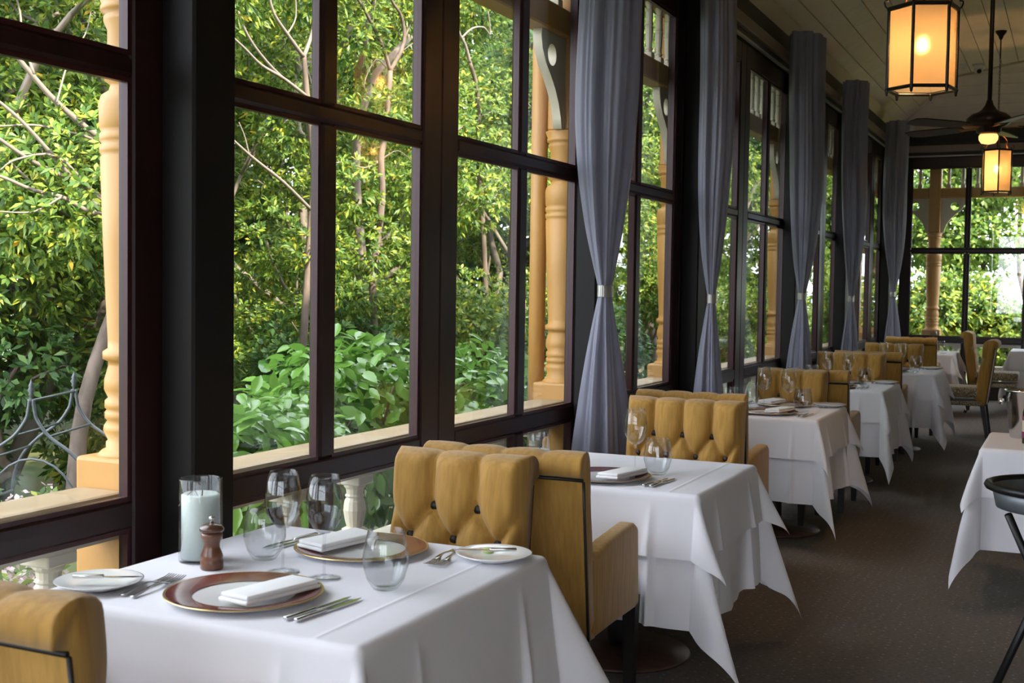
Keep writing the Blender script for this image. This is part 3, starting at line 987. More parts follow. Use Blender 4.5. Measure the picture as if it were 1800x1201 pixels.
camellia('low glossy camellia bush beside the black window post', -3.42, 4.50, .98, .62, 1500, 200)
camellia('tall glossy camellia bush in front of the forked trunk', -3.55, 5.55, 1.22, .85, 2000, 300)
camellia('glossy camellia bush left of the downpipe', -3.60, 7.05, 1.12, .80, 1500, 160)
camellia('glossy camellia bush beyond the downpipe', -3.80, 9.0, .85, .9, 1100, 60)

# flowering shrub under the first rail
t = thing('flowering_shrub', 'small shrub covered in pale pink and white blossom', 'bush', (-3.35, 2.75, -.12))
bl = [(-3.35 + random.gauss(0, .12), 2.9 + random.gauss(0, .25), random.uniform(.15, .62), .16, 1) for _ in range(10)]
Cc, Aa = blob_points(bl, 260)
o = link('blossom', leaf_mesh('blossom', Cc - np.array([-3.35, 2.75, -.12]), Aa, 5, .026, .018, M_petal), None, t); o['kind'] = 'stuff'
Cc, Aa = blob_points(bl, 160, inner=.3)
o = link('foliage', leaf_mesh('foliage', Cc - np.array([-3.35, 2.75, -.12]), Aa, 6, .06, .02, M_leafA), None, t); o['kind'] = 'stuff'

# wrought iron garden arch: two ogee arches joined by a ridge bar and side bars
apex = pix(55, 702, -4.4)
gb = Vector((apex.x, apex.y, -.12))
t = thing('iron_garden_arch', 'grey wrought iron garden arch with ogee ribs and two finials', 'garden arch', gb)
wv = Vector((_r2.x, _r2.y, 0)).normalized()
bk = (pix(130, 697, -4.62) - apex); bk.z = 0
az = apex.z + .12
rib = [(.0, .0), (.006, -.05), (.020, -.10), (.075, -.175), (.17, -.245), (.25, -.33), (.295, -.43), (.31, -.56), (.315, -.8), (.315, -az)]
for off in (Vector((0, 0, 0)), bk):
    for sx in (-1, 1):
        P = [off + wv * (sx * (w_ + .008)) + Vector((0, 0, az + z)) for w_, z in rib]
        MB().tube(smooth_line(P), .0085, 8).build('rib', M_iron, t, True)
    fo = MB().lathe([(.008, -.02), (.010, 0), (.007, .012), (.014, .02), (.009, .028), (.018, .042), (.010, .055), (.013, .062), (.005, .08), (.0, .10)], 10).build('finial', M_iron, t, True)
    fo.location = off + Vector((0, 0, az))
MB().tube([Vector((0, 0, az - .008)), bk + Vector((0, 0, az - .008))], .007, 6).build('ridge_bar', M_iron, t, True)
for sx in (-1, 1):
    for (w_, z) in ((.075, -.175), (.21, -.29), (.305, -.52)):
        p0 = wv * (sx * (w_ + .008)) + Vector((0, 0, az + z))
        MB().tube([p0, p0 + bk], .006, 6).build('side_bar', M_iron, t, True)
P = [wv * (.24 * math.cos(a_)) + Vector((0, 0, az - .62 + .34 * math.sin(a_))) for a_ in np.linspace(0, PI, 15)]
MB().tube(P, .006, 6).build('inner_hoop', M_iron, t, True)

# metal garden chair outside
t = thing('garden_chair', 'grey tubular metal garden chair outside the railing', 'chair', (-3.22, 2.52, -.12), R(10))
P = [Vector((.0, -.28, .0)), Vector((.0, -.28, .45)), Vector((0, -.27, .75)), Vector((0, -.18, .90)), Vector((0, .0, .945)), Vector((0, .18, .90)), Vector((0, .27, .75)), Vector((0, .28, .45)), Vector((0, .28, 0))]
MB().tube(smooth_line(P), .012, 8).build('back_frame', M_iron, t, True)
for k in range(5):
    y = -.18 + .09 * k
    MB().tube([(0, y, .45), (0, y, .90 + .04 * (1 - abs(y) / .2))], .004, 6).build('back_wire', M_iron, t)
MB().tube([(0, -.26, .80), (0, .26, .80)], .005, 6).build('back_bar', M_iron, t)
MB().lathe([(.0, 0), (.26, 0), (.27, .01), (.26, .02), (0, .022)], 24, (-.24, 0, .44)).build('seat', M_iron, t)
for s_ in (-1, 1):
    MB().tube([(-.44, s_ * .22, 0), (-.42, s_ * .22, .45)], .011, 6).build('leg', M_iron, t)
    MB().tube(smooth_line([Vector((0, s_ * .28, .66)), Vector((-.2, s_ * .32, .67)), Vector((-.42, s_ * .3, .64)), Vector((-.44, s_ * .24, .45))]), .011, 8).build('arm', M_iron, t, True)

# ------------------------------------------------------------------ chairs
def tuft(S, Z, n, Wc, top):
    """bulge (towards the sitter) of the tufted face"""
    r1, r2, r3, r4 = top - .175, top - .275, top - .375, top - .475
    segs = []
    for j in range(1, n):
        segs.append(((j / n, r1), (j / n, top + .2)))
    for j in range(0, n):
        m_ = (j + .5) / n
        for jj in (j, j + 1):
            if 0 < jj < n:
                segs.append(((m_, r2), (jj / n, r1)))
                segs.append(((m_, r2), (jj / n, r3)))
                segs.append(((m_, r4), (jj / n, r3)))
            elif jj == 0 or jj == n:
                segs.append(((m_, r2), (jj / n, r1 + .0)))
    d = np.full(S.shape, 9.)
    for (a, b) in segs:
        ax, az, bx_, bz = a[0] * Wc, a[1], b[0] * Wc, b[1]
        px, pz = S * Wc - ax, Z - az
        vx, vz = bx_ - ax, bz - az
        tt = np.clip((px * vx + pz * vz) / (vx * vx + vz * vz), 0, 1)
        d = np.minimum(d, np.hypot(px - tt * vx, pz - tt * vz))
    h = .040 * (1 - np.exp(-(d / .021) ** 1.0))
    btn = [(j / n, r1) for j in range(1, n)] + [((j + .5) / n, r2) for j in range(n)] + [(j / n, r3) for j in range(1, n)] + [((j + .5) / n, r4) for j in range(n)]
    for (bs, bz) in btn:
        db = np.hypot((S - bs) * Wc, Z - bz)
        h -= .018 * np.exp(-(db / .022) ** 2)
    return h, btn

def make_chair(name, Wc, n, top, arms, seat_z=.47):
    t = thing(name, 'x', 'chair')
    ns, nz = 28 * n // 2 + 20, 46
    zr0 = .34
    thick = .075
    def yr(z):
        return -.265 - .075 * (z - .34) / .6
    s = np.linspace(0, 1, ns + 1)
    zf = np.linspace(.40, top - .045, nz)
    S, Z = np.meshgrid(s, zf, indexing='ij')
    h, btn = tuft(S, Z, n, Wc, top)
    e = np.abs(2 * S - 1)
    rnd = np.clip((e - .86) / .14, 0, 1) ** 2
    Yf = yr(Z) + thick + h * (1 - rnd) - rnd * .03
    cols = []
    rr = .052
    for i in range(ns + 1):
        pts = [(yr(zf[0]) + .02, .37)] + [(Yf[i, k], zf[k]) for k in range(nz)]
        hh = h[i, -1]; rd = rnd[i, -1]
        zc_ = top - rr + .009 * (hh / .040 - 1)
        yc = yr(top) + .03
        y0 = Yf[i, -1]
        # roll: from the front edge over the top to the rear overhang
        for k in range(1, 12):
            a = PI * k / 11 * 1.12
            fx = math.cos(a)
            yy = yc + (y0 - yc) * fx if fx > 0 else yc + rr * 1.15 * fx
            pts.append((yy, (top - .045) + (zc_ + rr - (top - .045)) * math.sin(min(a, PI)) - (.030 if a > PI else 0)))
        pts.append((yr(top - .085), top - .085))
        for k in range(6):
            z = (top - .10) + (zr0 - (top - .10)) * k / 5
            pts.append((yr(z), z))
        pts.append((yr(zr0) + .05, zr0))
        inset = .0
        cols.append([((s[i] - .5) * Wc, p[0], p[1]) for p in pts])
    m_ = len(cols[0])
    V = [p for c in cols for p in c]
    F = [(i * m_ + k, i * m_ + (k + 1) % m_, (i + 1) * m_ + (k + 1) % m_, (i + 1) * m_ + k) for i in range(ns) for k in range(m_)]
    F += [tuple(range(m_))[::-1], tuple(ns * m_ + k for k in range(m_))]
    back = MB().add(V, F).build('backrest', M_velvet, t, True)
    bme = MB().lathe([(0, -.006), (.012, -.005), (.016, 0), (.012, .006), (0, .009)], 12).mesh('button', True)
    bme.materials.append(M_button)
    for (bs, bz) in btn:
        if .42 < bz:
            hb, _ = tuft(np.array([[bs]]), np.array([[bz]]), n, Wc, top)
            o = link('button', bme, None, back, ((bs - .5) * Wc, yr(bz) + thick + float(hb[0, 0]) + .010, bz))
            o.rotation_euler = (-PI / 2, 0, 0)
    pp = MB()
    hw = Wc / 2 - .004
    for sx in (-1, 1):
        pp.tube([(sx * hw, yr(z) - .003, z) for z in np.linspace(zr0, top - .095, 6)], .005, 6)
    pp.tube([(x, yr(top - .09) - .006, top - .09) for x in (-hw, 0, hw)], .006, 6)
    pp.build('piping', M_piping, back, True)
    # seat
    iw = Wc / 2 - (.062 if arms else .0)
    def dome(p):
        q = max(0, 1 - (p.x / iw) ** 2) * max(0, 1 - ((p.y - .03) / .33) ** 2)
        return Vector((p.x, p.y, p.z + (.022 * q if p.z > seat_z - .05 else 0)))
    MB().bev(-iw + .003, iw - .003, -.20, .31, seat_z - .10, seat_z, .032, 4, dome).build('seat', M_pattern, t, True)
    if arms:
        MB().bev(-Wc / 2 + .01, Wc / 2 - .01, -.26, .235, .335, .385, .01, 2).build('seat_rail', M_velvet, t, True)
        arm_me = MB().prism([(-.225, .335), (-.255, .605), (-.08, .64), (.17, .66), (.215, .635), (.235, .345)], 'x', -.0325, .0325, .016, 3).mesh('arm', True)
        arm_me.materials.append(M_velvet)
        for sx in (-1, 1):
            link('arm', arm_me, None, t, (sx * (Wc / 2 - .0325), 0, 0))
    else:
        MB().bev(-Wc / 2 + .012, Wc / 2 - .012, -.25, .29, .335, .385, .01, 2).build('seat_rail', M_pattern, t, True)
    def leg(x, y, dx, dy, zt):
        a, b = .026, .017
        return MB().add([(x + dx - b, y + dy - b, 0), (x + dx + b, y + dy - b, 0), (x + dx + b, y + dy + b, 0), (x + dx - b, y + dy + b, 0),
                         (x - a, y - a, zt), (x + a, y - a, zt), (x + a, y + a, zt), (x - a, y + a, zt)],
                        [(0, 3, 2, 1), (4, 5, 6, 7), (0, 1, 5, 4), (1, 2, 6, 5), (2, 3, 7, 6), (3, 0, 4, 7)])
    for sx in (-1, 1):
        leg(sx * (Wc / 2 - .04), .255, 0, .0, .37).build('leg', M_leg, t)
        leg(sx * (Wc / 2 - .04), -.235, 0, -.06, .37).build('leg', M_leg, t)
    return t

arm_chair = make_chair('tufted_armchair', .58, 4, .97, True)
side_chair = make_chair('tufted_side_chair', .47, 3, .97, False)
high_chair = make_chair('patterned_seat_chair', .48, 2, 1.02, False, .52)
ua, us, uh = [], [], []
MC = 'mustard '
place(arm_chair, ua, (-1.78, 1.82, 0), 0, 'mustard armchair backing the camera at the pepper mill table')
place(side_chair, us, (-1.765, 3.13, 0), PI, 'mustard tufted chair facing the pepper mill table')
place(arm_chair, ua, (-1.70, 3.93, 0), 0, 'mustard armchair with plain piped back turned to pepper mill table')
place(arm_chair, ua, (-1.70, 5.36, 0), PI, 'mustard tufted chair across the table with single wine glass')
place(arm_chair, ua, (-1.79, 6.38, 0), 0, 'mustard armchair tucked behind the chair beside the first curtain')
place(side_chair, us, (-1.715, 7.86, 0), PI, 'mustard tufted chair at far side of third table from pepper mill')
place(arm_chair, ua, (-1.65, 8.60, 0), 0, 'mustard armchair at near side of fourth table from pepper mill')
place(arm_chair, ua, (-1.76, 10.48, 0), PI, 'mustard tufted chair at far side of fourth table from pepper mill')
place(arm_chair, ua, (-1.66, 11.40, 0), 0, 'mustard armchair at near side of fifth table from pepper mill')
place(arm_chair, ua, (-1.70, 12.75, 0), PI, 'mustard tufted chair at far side of fifth table from pepper mill')
place(arm_chair, ua, (-1.76, 15.35, 0), 0, 'mustard armchair at the table beside the corner curtain')
place(high_chair, uh, (-1.08, 13.52, 0), PI / 2, 'high backed mustard chair with patterned seat, nearer of two in aisle')
place(high_chair, uh, (-.92, 16.30, 0), -PI / 2, 'high backed mustard chair facing the table by end windows')

# ------------------------------------------------------------------ tables and cloths
ORD = ['', 'with the pepper mill', 'second along from pepper mill table', 'third along from pepper mill table', 'fourth along from pepper mill table',
       'fifth along from pepper mill table', 'beside the corner curtain', 'holding the wine bucket', 'in front of the end windows']
ZT = .75

def cloth_mesh(a, b, drop, off, ph, rip, kfold, flare):
    def coords(h):
        inner = np.unique(np.concatenate([np.linspace(-h, h, 15)] + [np.clip(c_ + np.array([-.03, -.015, -.007, -.003, 0, .003, .007, .015, .03]), -h, h) for c_ in (-.55 * h, .62 * h, h - .10)]))
        o = drop * np.array([.015, .03, .05, .08, .12, .17, .23, .30, .38, .46, .55, .64, .73, .82, .91, 1.0])
        return np.concatenate([-(h + o[::-1]), inner, h + o])
    px, py = coords(a), coords(b)
    re = .018 + off
    V = []
    for p in px:
        for q in py:
            cx, cy = min(max(p, -a), a), min(max(q, -b), b)
            ox, oy = p - cx, q - cy
            L = math.hypot(ox, oy)
            if L < 1e-9:
                cr = 1.0 if off > .002 else 0.0
                V.append((p, q, ZT + off + .0008 * math.sin(9 * p + ph) * math.sin(8 * q) + cr * .0022 * math.exp(-((p - (a - .10)) / .005) ** 2)))
                continue
            dx, dy = ox / L, oy / L
            th = math.atan2(abs(oy), abs(ox))
            corner = abs(math.sin(2 * th)) ** 2.2
            arc = re * PI / 2
            if L < arc:
                out = re * math.sin(L / re); dn = re * (1 - math.cos(L / re))
                k = 0
            else:
                l2 = L - arc
                k = l2 / drop
                along = (q if abs(ox) > abs(oy) else p)
                ap = along / (b if abs(ox) > abs(oy) else a)
                cre = .05 * math.exp(-((ap + .55) / .035) ** 2) + .06 * math.exp(-((ap - .62) / .035) ** 2)
                fl = flare + cre * (1 - corner) + kfold * corner + rip * math.sin(13 * along + ph) * min(1, k * 1.5) * (1 - corner) + .5 * rip * math.sin(29 * along + 2 * ph) * k * (1 - corner)
                fl = min(max(fl, .0), .8)
                out = re + l2 * fl
                dn = re + l2 * math.sqrt(1 - fl * fl)
            # twist of the hanging corner
            tw = .25 * corner * k * math.sin(ph + dx + 2 * dy)
            ex, ey = dx * math.cos(tw) - dy * math.sin(tw), dx * math.sin(tw) + dy * math.cos(tw)
            z = ZT + off - dn
            V.append((cx + ex * out, cy + ey * out, max(z, .004 + off)))
    n, m2 = len(px), len(py)
    F = [(i * m2 + j, (i + 1) * m2 + j, (i + 1) * m2 + j + 1, i * m2 + j + 1) for i in range(n - 1) for j in range(m2 - 1)]
    return MB().add(V, F)

def table(k, cx, cy, a, b, overdrop=.25, underdrop=.50):
    w_ = ORD[k]
    t = thing('dining_table', 'round based dining table ' + w_, 'table', (cx, cy, 0))
    MB().bev(-a + .004, a - .004, -b + .004, b - .004, .715, .746, .006).build('table_top', M_base, t)
    MB().lathe([(.05, .02), (.052, .1), (.045, .4), (.045, .715)], 20).build('column', M_leg, t, True)
    MB().lathe([(.285, 0), (.29, .006), (.285, .016), (.10, .03), (.05, .04)], 40).build('base', M_base, t, True)
    u = cloth_mesh(a, b, underdrop, .0015, 1.3 * k, .040, .27, .045).build('under_cloth', M_cloth, None, True, (cx, cy, 0))
    tag(u, 'long white linen under cloth on table ' + w_, 'tablecloth')
    o = cloth_mesh(a, b, overdrop, .0050, 1.3 * k + .5, .030, .36, .115).build('over_cloth', M_cloth, None, True, (cx, cy, 0))
    tag(o, 'short white linen top cloth on table ' + w_, 'tablecloth')

TAB = {1: (-1.77, 2.575, .445, .47), 2: (-1.66, 4.66, .43, .42), 3: (-1.68, 7.53, .335, .46), 4: (-1.70, 9.80, .40, .46), 5: (-1.58, 12.0, .42, .43),
       6: (-1.69, 15.95, .34, .45), 7: (.10, 6.60, .48, .36), 8: (-.28, 17.35, .47, .42)}
for k, (cx, cy, a, b) in TAB.items():
    table(k, cx, cy, a, b, *((.46, .55) if k == 1 else (.25, .50)))
ZC = ZT + .006

# ------------------------------------------------------------------ tableware prototypes
def proto_wine():
    t = thing('wine_glass', 'x', 'wine glass')
    bowl = [(.004, .118), (.018, .120), (.036, .134), (.050, .158), (.0565, .185), (.055, .215), (.049, .245), (.042, .270),
            (.0408, .270), (.0475, .245), (.0535, .215), (.055, .185), (.0487, .159), (.035, .136), (.017, .1225), (.0, .121)]
    bowl = [(r_ * .84, z * .97) for r_, z in bowl]
    MB().lathe(bowl, 32, cap=False).build('bowl', M_glass, t, True)
    MB().lathe([(.0045, .006), (.0038, .02), (.0035, .07), (.0042, .105), (.007, .119)], 14, cap=False).build('stem', M_glass, t, True)
    MB().lathe([(.0, .0), (.042, .0), (.0425, .0015), (.030, .003), (.010, .006), (.0045, .010)], 32, cap=False).build('foot', M_glass, t, True)
    return t

def proto_tumbler():
    t = thing('stemless_tumbler', 'x', 'glass')
    pr = [(.0, .0), (.028, .0), (.034, .003), (.050, .025), (.0605, .06), (.061, .080), (.055, .115), (.0475, .146), (.0463, .146), (.0535, .115), (.0594, .080), (.059, .06), (.0485, .027), (.030, .010), (.0, .009)]
    pr = [(r_ * .93, z) for r_, z in pr]
    MB().lathe(pr, 32, cap=False).build('glass_body', M_glass, t, True)
    return t

def proto_charger():
    t = thing('charger_plate', 'x', 'plate')
    MB().lathe([(.0, .0), (.11, .0), (.13, .003), (.183, .0135), (.186, .016), (.183, .0165), (.130, .0085), (.112, .006), (.0, .0055)], 56, cap=False).build('plate_body', M_china, t, True)
    MB().lathe([(.121, .0090), (.128, .0101), (.178, .0182), (.1805, .0178)], 56, cap=False).build('painted_rim', M_rim, t, True)
    MB().lathe([(.181, .0170), (.1845, .0178), (.1865, .0172), (.187, .0155)], 56, cap=False).build('gold_edge', M_gold, t, True)
    e = MB()
    for q in range(5):
        pts = [(-.03 + .012 * q + .007 * math.sin(i * 1.1 + q), -.004 + .007 * math.cos(i * .9 + 2 * q), .0068) for i in range(7)]
        e.tube(pts, .0006, 4)
    e.build('emblem', M_ink, t)
    return t

def proto_napkin():
    t = thing('folded_napkin', 'x', 'napkin')
    def rum(p):
        return Vector((p.x, p.y, p.z + .002 * math.sin(30 * p.y) + .003 * math.sin(9 * p.x)))
    MB().bev(-.05, .05, -.115, .115, .0, .010, .0045, 3, rum).build('lower_fold', M_napkin, t, True)
    MB().bev(-.047, .046, -.11, .112, .0102, .021, .005, 3, rum).build('upper_fold', M_napkin, t, True)
    return t

def proto_side():
    t = thing('side_plate', 'x', 'plate')
    MB().lathe([(.0, .0), (.055, .0), (.062, .003), (.102, .018), (.105, .0205), (.102, .021), (.062, .0075), (.055, .006), (.0, .0055)], 44, cap=False).build('plate_body', M_china, t, True)
    return t

def blade(name, cat, butter=False):
    t = thing(name, 'x', cat)
    L, hb = (.235, .0105) if not butter else (.17, .010)
    s0 = -L / 2
    MB().bev(-.006, .006, s0, s0 + L * .44, .001, .010, .003, 2).build('handle', M_steel, t, True)
    pts = [(-.004, s0 + L * .43), (.005, s0 + L * .43), (hb, s0 + L * .55), (hb * .9, s0 + L * .85), (-.001, s0 + L), (-.005, s0 + L * .9)]
    MB().prism(pts, 'z', .003, .0052).build('blade', M_steel, t)
    return t

def proto_fork():
    t = thing('dinner_fork', 'x', 'fork')
    n = 14
    V = []
    for i in range(n + 1):
        q = i / n
        y = -.105 + .135 * q
        w_ = .0075 - .0045 * min(1, q * 1.6) + .007 * max(0, q - .72) / .28
        z = .003 + .012 * math.sin(PI * min(1, q * .95)) * q
        V += [(-w_, y, z), (w_, y, z), (w_, y, z + .0022), (-w_, y, z + .0022)]
    F = []
    for i in range(n):
        for k in range(4):
            F.append((4 * i + k, 4 * i + (k + 1) % 4, 4 * i + 4 + (k + 1) % 4, 4 * i + 4 + k))
    F += [(3, 2, 1, 0), (4 * n, 4 * n + 1, 4 * n + 2, 4 * n + 3)]
    MB().add(V, F).build('handle', M_steel, t, True)
    for k in range(4):
        x = -.0105 + .007 * k
        MB().tube([(x * .8, .028, .0052), (x, .05, .003), (x, .085, .0045), (x * .95, .105, .009)], [.0024, .002, .0017, .0009], 6).build('tine', M_steel, t, True)
    return t

PW, PT, PC, PN, PS, PK, PB, PF = proto_wine(), proto_tumbler(), proto_charger(), proto_napkin(), proto_side(), blade('dinner_knife', 'knife'), blade('butter_knife', 'knife', True), proto_fork()
USE = {id(p): [] for p in (PW, PT, PC, PN, PS, PK, PB, PF)}

def put(proto, x, y, z, rz, label, group=None):
    return place(proto, USE[id(proto)], (x, y, z), rz, label, group)

def setting(k, far, extras=True, wine=None, tum=None):
    cx, cy, a, b = TAB[k]
    w_ = 'on table ' + ORD[k]
    side = 'far' if far else 'near'
    sd = ' at %s place' % ('window chair' if False else ('tufted chair' if far else 'armchair'))
    sg = -1 if far else 1
    rz = PI if far else 0
    def at(dx, dy):
        return cx + sg * dx, cy + sg * dy
    by = -.275 * b / .47
    x, y = at(.01, by); put(PC, x, y, ZC, rz, 'burgundy rimmed charger' + sd + ' ' + w_)
    x, y = at(.085, by + .0); put(PN, x, y, ZC + .0165, rz - R(12), 'folded white napkin' + sd + ' ' + w_)
    for q in (0, 1):
        x, y = at(.225 + .028 * q, by - .005); put(PK, x, y, ZC, rz - R(6), ('inner silver knife', 'outer silver knife')[q] + sd + ' ' + w_, 'pair of knives' + sd + ' ' + w_)
    for q in (0, 1):
        x, y = at(-.225 - .03 * q, by - .03); put(PF, x, y, ZC, rz + R(7), ('inner silver fork', 'outer silver fork')[q] + sd + ' ' + w_, 'pair of forks' + sd + ' ' + w_)
    if extras:
        x, y = at(-.355 * a / .445, by - .09 * (b / .47)); put(PS, x, y, ZC, rz, 'white side plate' + sd + ' ' + w_)
        put(PB, x + .02 * sg, y + .01 * sg, ZC + .0215, rz - R(62), 'small butter knife' + sd + ' ' + w_)
    x, y = wine or at(.09, -.06); put(PW, x, y, ZC, 0, 'stemmed wine glass' + sd + ' ' + w_)
    x, y = tum or at(.24 * a / .445, -.07); put(PT, x, y, ZC, 0, 'stemless clear tumbler' + sd + ' ' + w_)

setting(1, False, True, (-1.70, 2.545), (-1.508, 2.525))
setting(1, True, True, (-1.83, 2.55), (-1.958, 2.645))
setting(2, False, False, (-1.592, 4.61), (-1.497, 4.61))
for k in (3, 4, 5):
    setting(k, False, True)
    setting(k, True, True)
setting(6, False, True)
bt = MB().lathe([(0, 0), (.016, 0), (.017, .006), (.012, .012), (0, .013)], 14).build('herb_butter', M_butter, None, True, (-1.455, 2.985, ZC + .006))
tag(bt, 'pat of green herb butter on the side plate', 'butter')

# candle cylinder and pepper mill on the first table
def candle(k, x, y, r, h, label, tall):
    t = thing('candle_holder', label, 'candle', (x, y, ZC))
    MB().lathe([(0, 0), (r, 0), (r + .001, .004), (r + .001, h - .003), (r, h), (r - .003, h), (r - .004, h - .004), (r - .004, .008), (0, .007)], 36, cap=False).build('glass_cylinder', M_glass, t, True)
    hw = h * (.80 if tall else .45)
    MB().lathe([(0, .009), (r - .006, .009), (r - .006, hw), (r - .012, hw + .004), (r * .5, hw - .004), (0, hw - .008)], 36, cap=False).build('wax', M_candle, t, True)
    MB().tube([(.004, 0, hw - .01), (.005, .002, hw + .012)], .0016, 6).build('wick', M_wick, t)
    if tall:
        P = [(-.045, -.035, hw - .03), (-.01, -.02, hw + .012), (.02, -.03, hw - .005), (.055, -.015, hw - .075)]
        MB().tube(smooth_line([Vector(p) for p in P]), .0014, 5).build('inner_twig', M_barkpale, t, True)
    return t

candle(1, -2.098, 2.552, .056, .222, 'tall clear glass candle cylinder of milky wax beside pepper mill', True)
for k, (dx, dy) in {2: (-.37, -.02), 3: (-.275, -.06), 4: (-.33, -.07), 5: (-.35, -.06), 6: (-.3, -.05)}.items():
    cx, cy, a, b = TAB[k]
    candle(k, cx + dx, cy + dy, .050, .13, 'short etched glass candle jar on table ' + ORD[k], False)
t = thing('pepper_mill', 'turned walnut pepper mill with silver knob', 'pepper mill', (-2.012, 2.492, ZC))
PM = lambda L_: [(r_ * .76, z) for r_, z in L_]
MB().lathe(PM([(0, 0), (.037, 0), (.039, .004), (.039, .022), (.0365, .026), (.0385, .030), (.037, .038), (.028, .055), (.0265, .066), (.032, .078), (.0365, .086), (.036, .092), (.030, .096), (0, .096)]), 28).build('body', M_wood, t, True)
MB().lathe(PM([(0, .0965), (.036, .0965), (.0415, .101), (.0415, .107), (.034, .114), (.015, .119), (0, .12)]), 28).build('cap', M_wood2, t, True)
MB().lathe([(0, .119), (.006, .119), (.004, .125), (.008, .130), (.007, .136), (0, .138)], 14).build('knob', M_steel, t, True)

# wine bucket with a bottle on the right hand table
t = thing('wine_bucket', 'silver wine bucket with ball handles', 'wine bucket', (-.225, 6.78, ZC))
MB().lathe([(0, 0), (.062, 0), (.066, .006), (.078, .10), (.092, .235), (.100, .240), (.100, .247), (.090, .245), (.076, .10), (.060, .010), (0, .008)], 36, cap=False).build('bucket_body', M_steel, t, True)
for s_ in (-1, 1):
    MB().lathe([(0, -.018), (.012, -.014), (.018, 0), (.012, .014), (0, .018)], 16, (s_ * .108, -.02, .185)).build('ball_handle', M_steel, t, True)
bo = thing('wrapped_bottle', 'wine bottle with cream and purple label beside the bucket', 'bottle', (-.185, 6.52, ZC))
MB().lathe([(0, 0), (.036, 0), (.038, .004), (.038, .15), (.034, .17), (.016, .2), (.014, .26), (.016, .262), (.016, .275), (0, .276)], 24).build('glass_bottle', mat('dark_bottle', (.02, .03, .015), .1), bo, True)
MB().lathe([(.0385, .03), (.0388, .031), (.0388, .058), (.0385, .059)], 24, cap=False).build('purple_band', mat('purple_band', (.20, .03, .07), .5), bo, True)
MB().lathe([(.0385, .06), (.0388, .061), (.0388, .115), (.0385, .116)], 24, cap=False).build('cream_label', mat('cream_label', (.62, .54, .42), .6), bo, True)
MB().lathe([(.0385, .117), (.0388, .118), (.0388, .136), (.0385, .137)], 24, cap=False).build('neck_band', mat('purple_band', (.20, .03, .07), .5), bo, True)

# folding tray stand in the aisle
t = thing('tray_stand', 'black folding tray stand with oval galvanised tray', 'tray stand', (.115, 4.70, 0), R(4))
def oval(rx, ry, z, n=40):
    return [(rx * math.cos(2 * PI * i / n), ry * math.sin(2 * PI * i / n), z) for i in range(n)]
tb = MB()
n = 40
rings = [oval(.30, .20, .725), oval(.355, .255, .735), oval(.372, .272, .81), oval(.366, .266, .81), oval(.345, .245, .742), oval(.29, .19, .735)]
V = [p for r_ in rings for p in r_]
F = [(i * n + k, i * n + (k + 1) % n, (i + 1) * n + (k + 1) % n, (i + 1) * n + k) for i in range(5) for k in range(n)]
F += [tuple(range(n))[::-1], tuple(5 * n + k for k in range(n))]
tb.add(V, F).build('tray', M_galv, t, True)
rim = oval(.383, .283, .812)
MB().tube(rim + [rim[0], rim[1]], .015, 8).build('rim', M_black, t, True)
for s_ in (-1, 1):
    cxl = s_ * .18
    MB().tube([(cxl - .135, -.10, .722), (cxl + .165, .12, .014)], .014, 8).build('leg', M_black, t, True)
    MB().tube([(cxl + .105, .10, .722), (cxl - .195, -.12, .014)], .014, 8).build('leg', M_black, t, True)
MB().tube([(-.18 - .18, -.11, .05), (.18 - .18, -.11, .05)], .011, 8).build('brace', M_black, t, True)
MB().tube([(-.18 + .15, .11, .05), (.18 + .15, .11, .05)], .011, 8).build('brace', M_black, t, True)

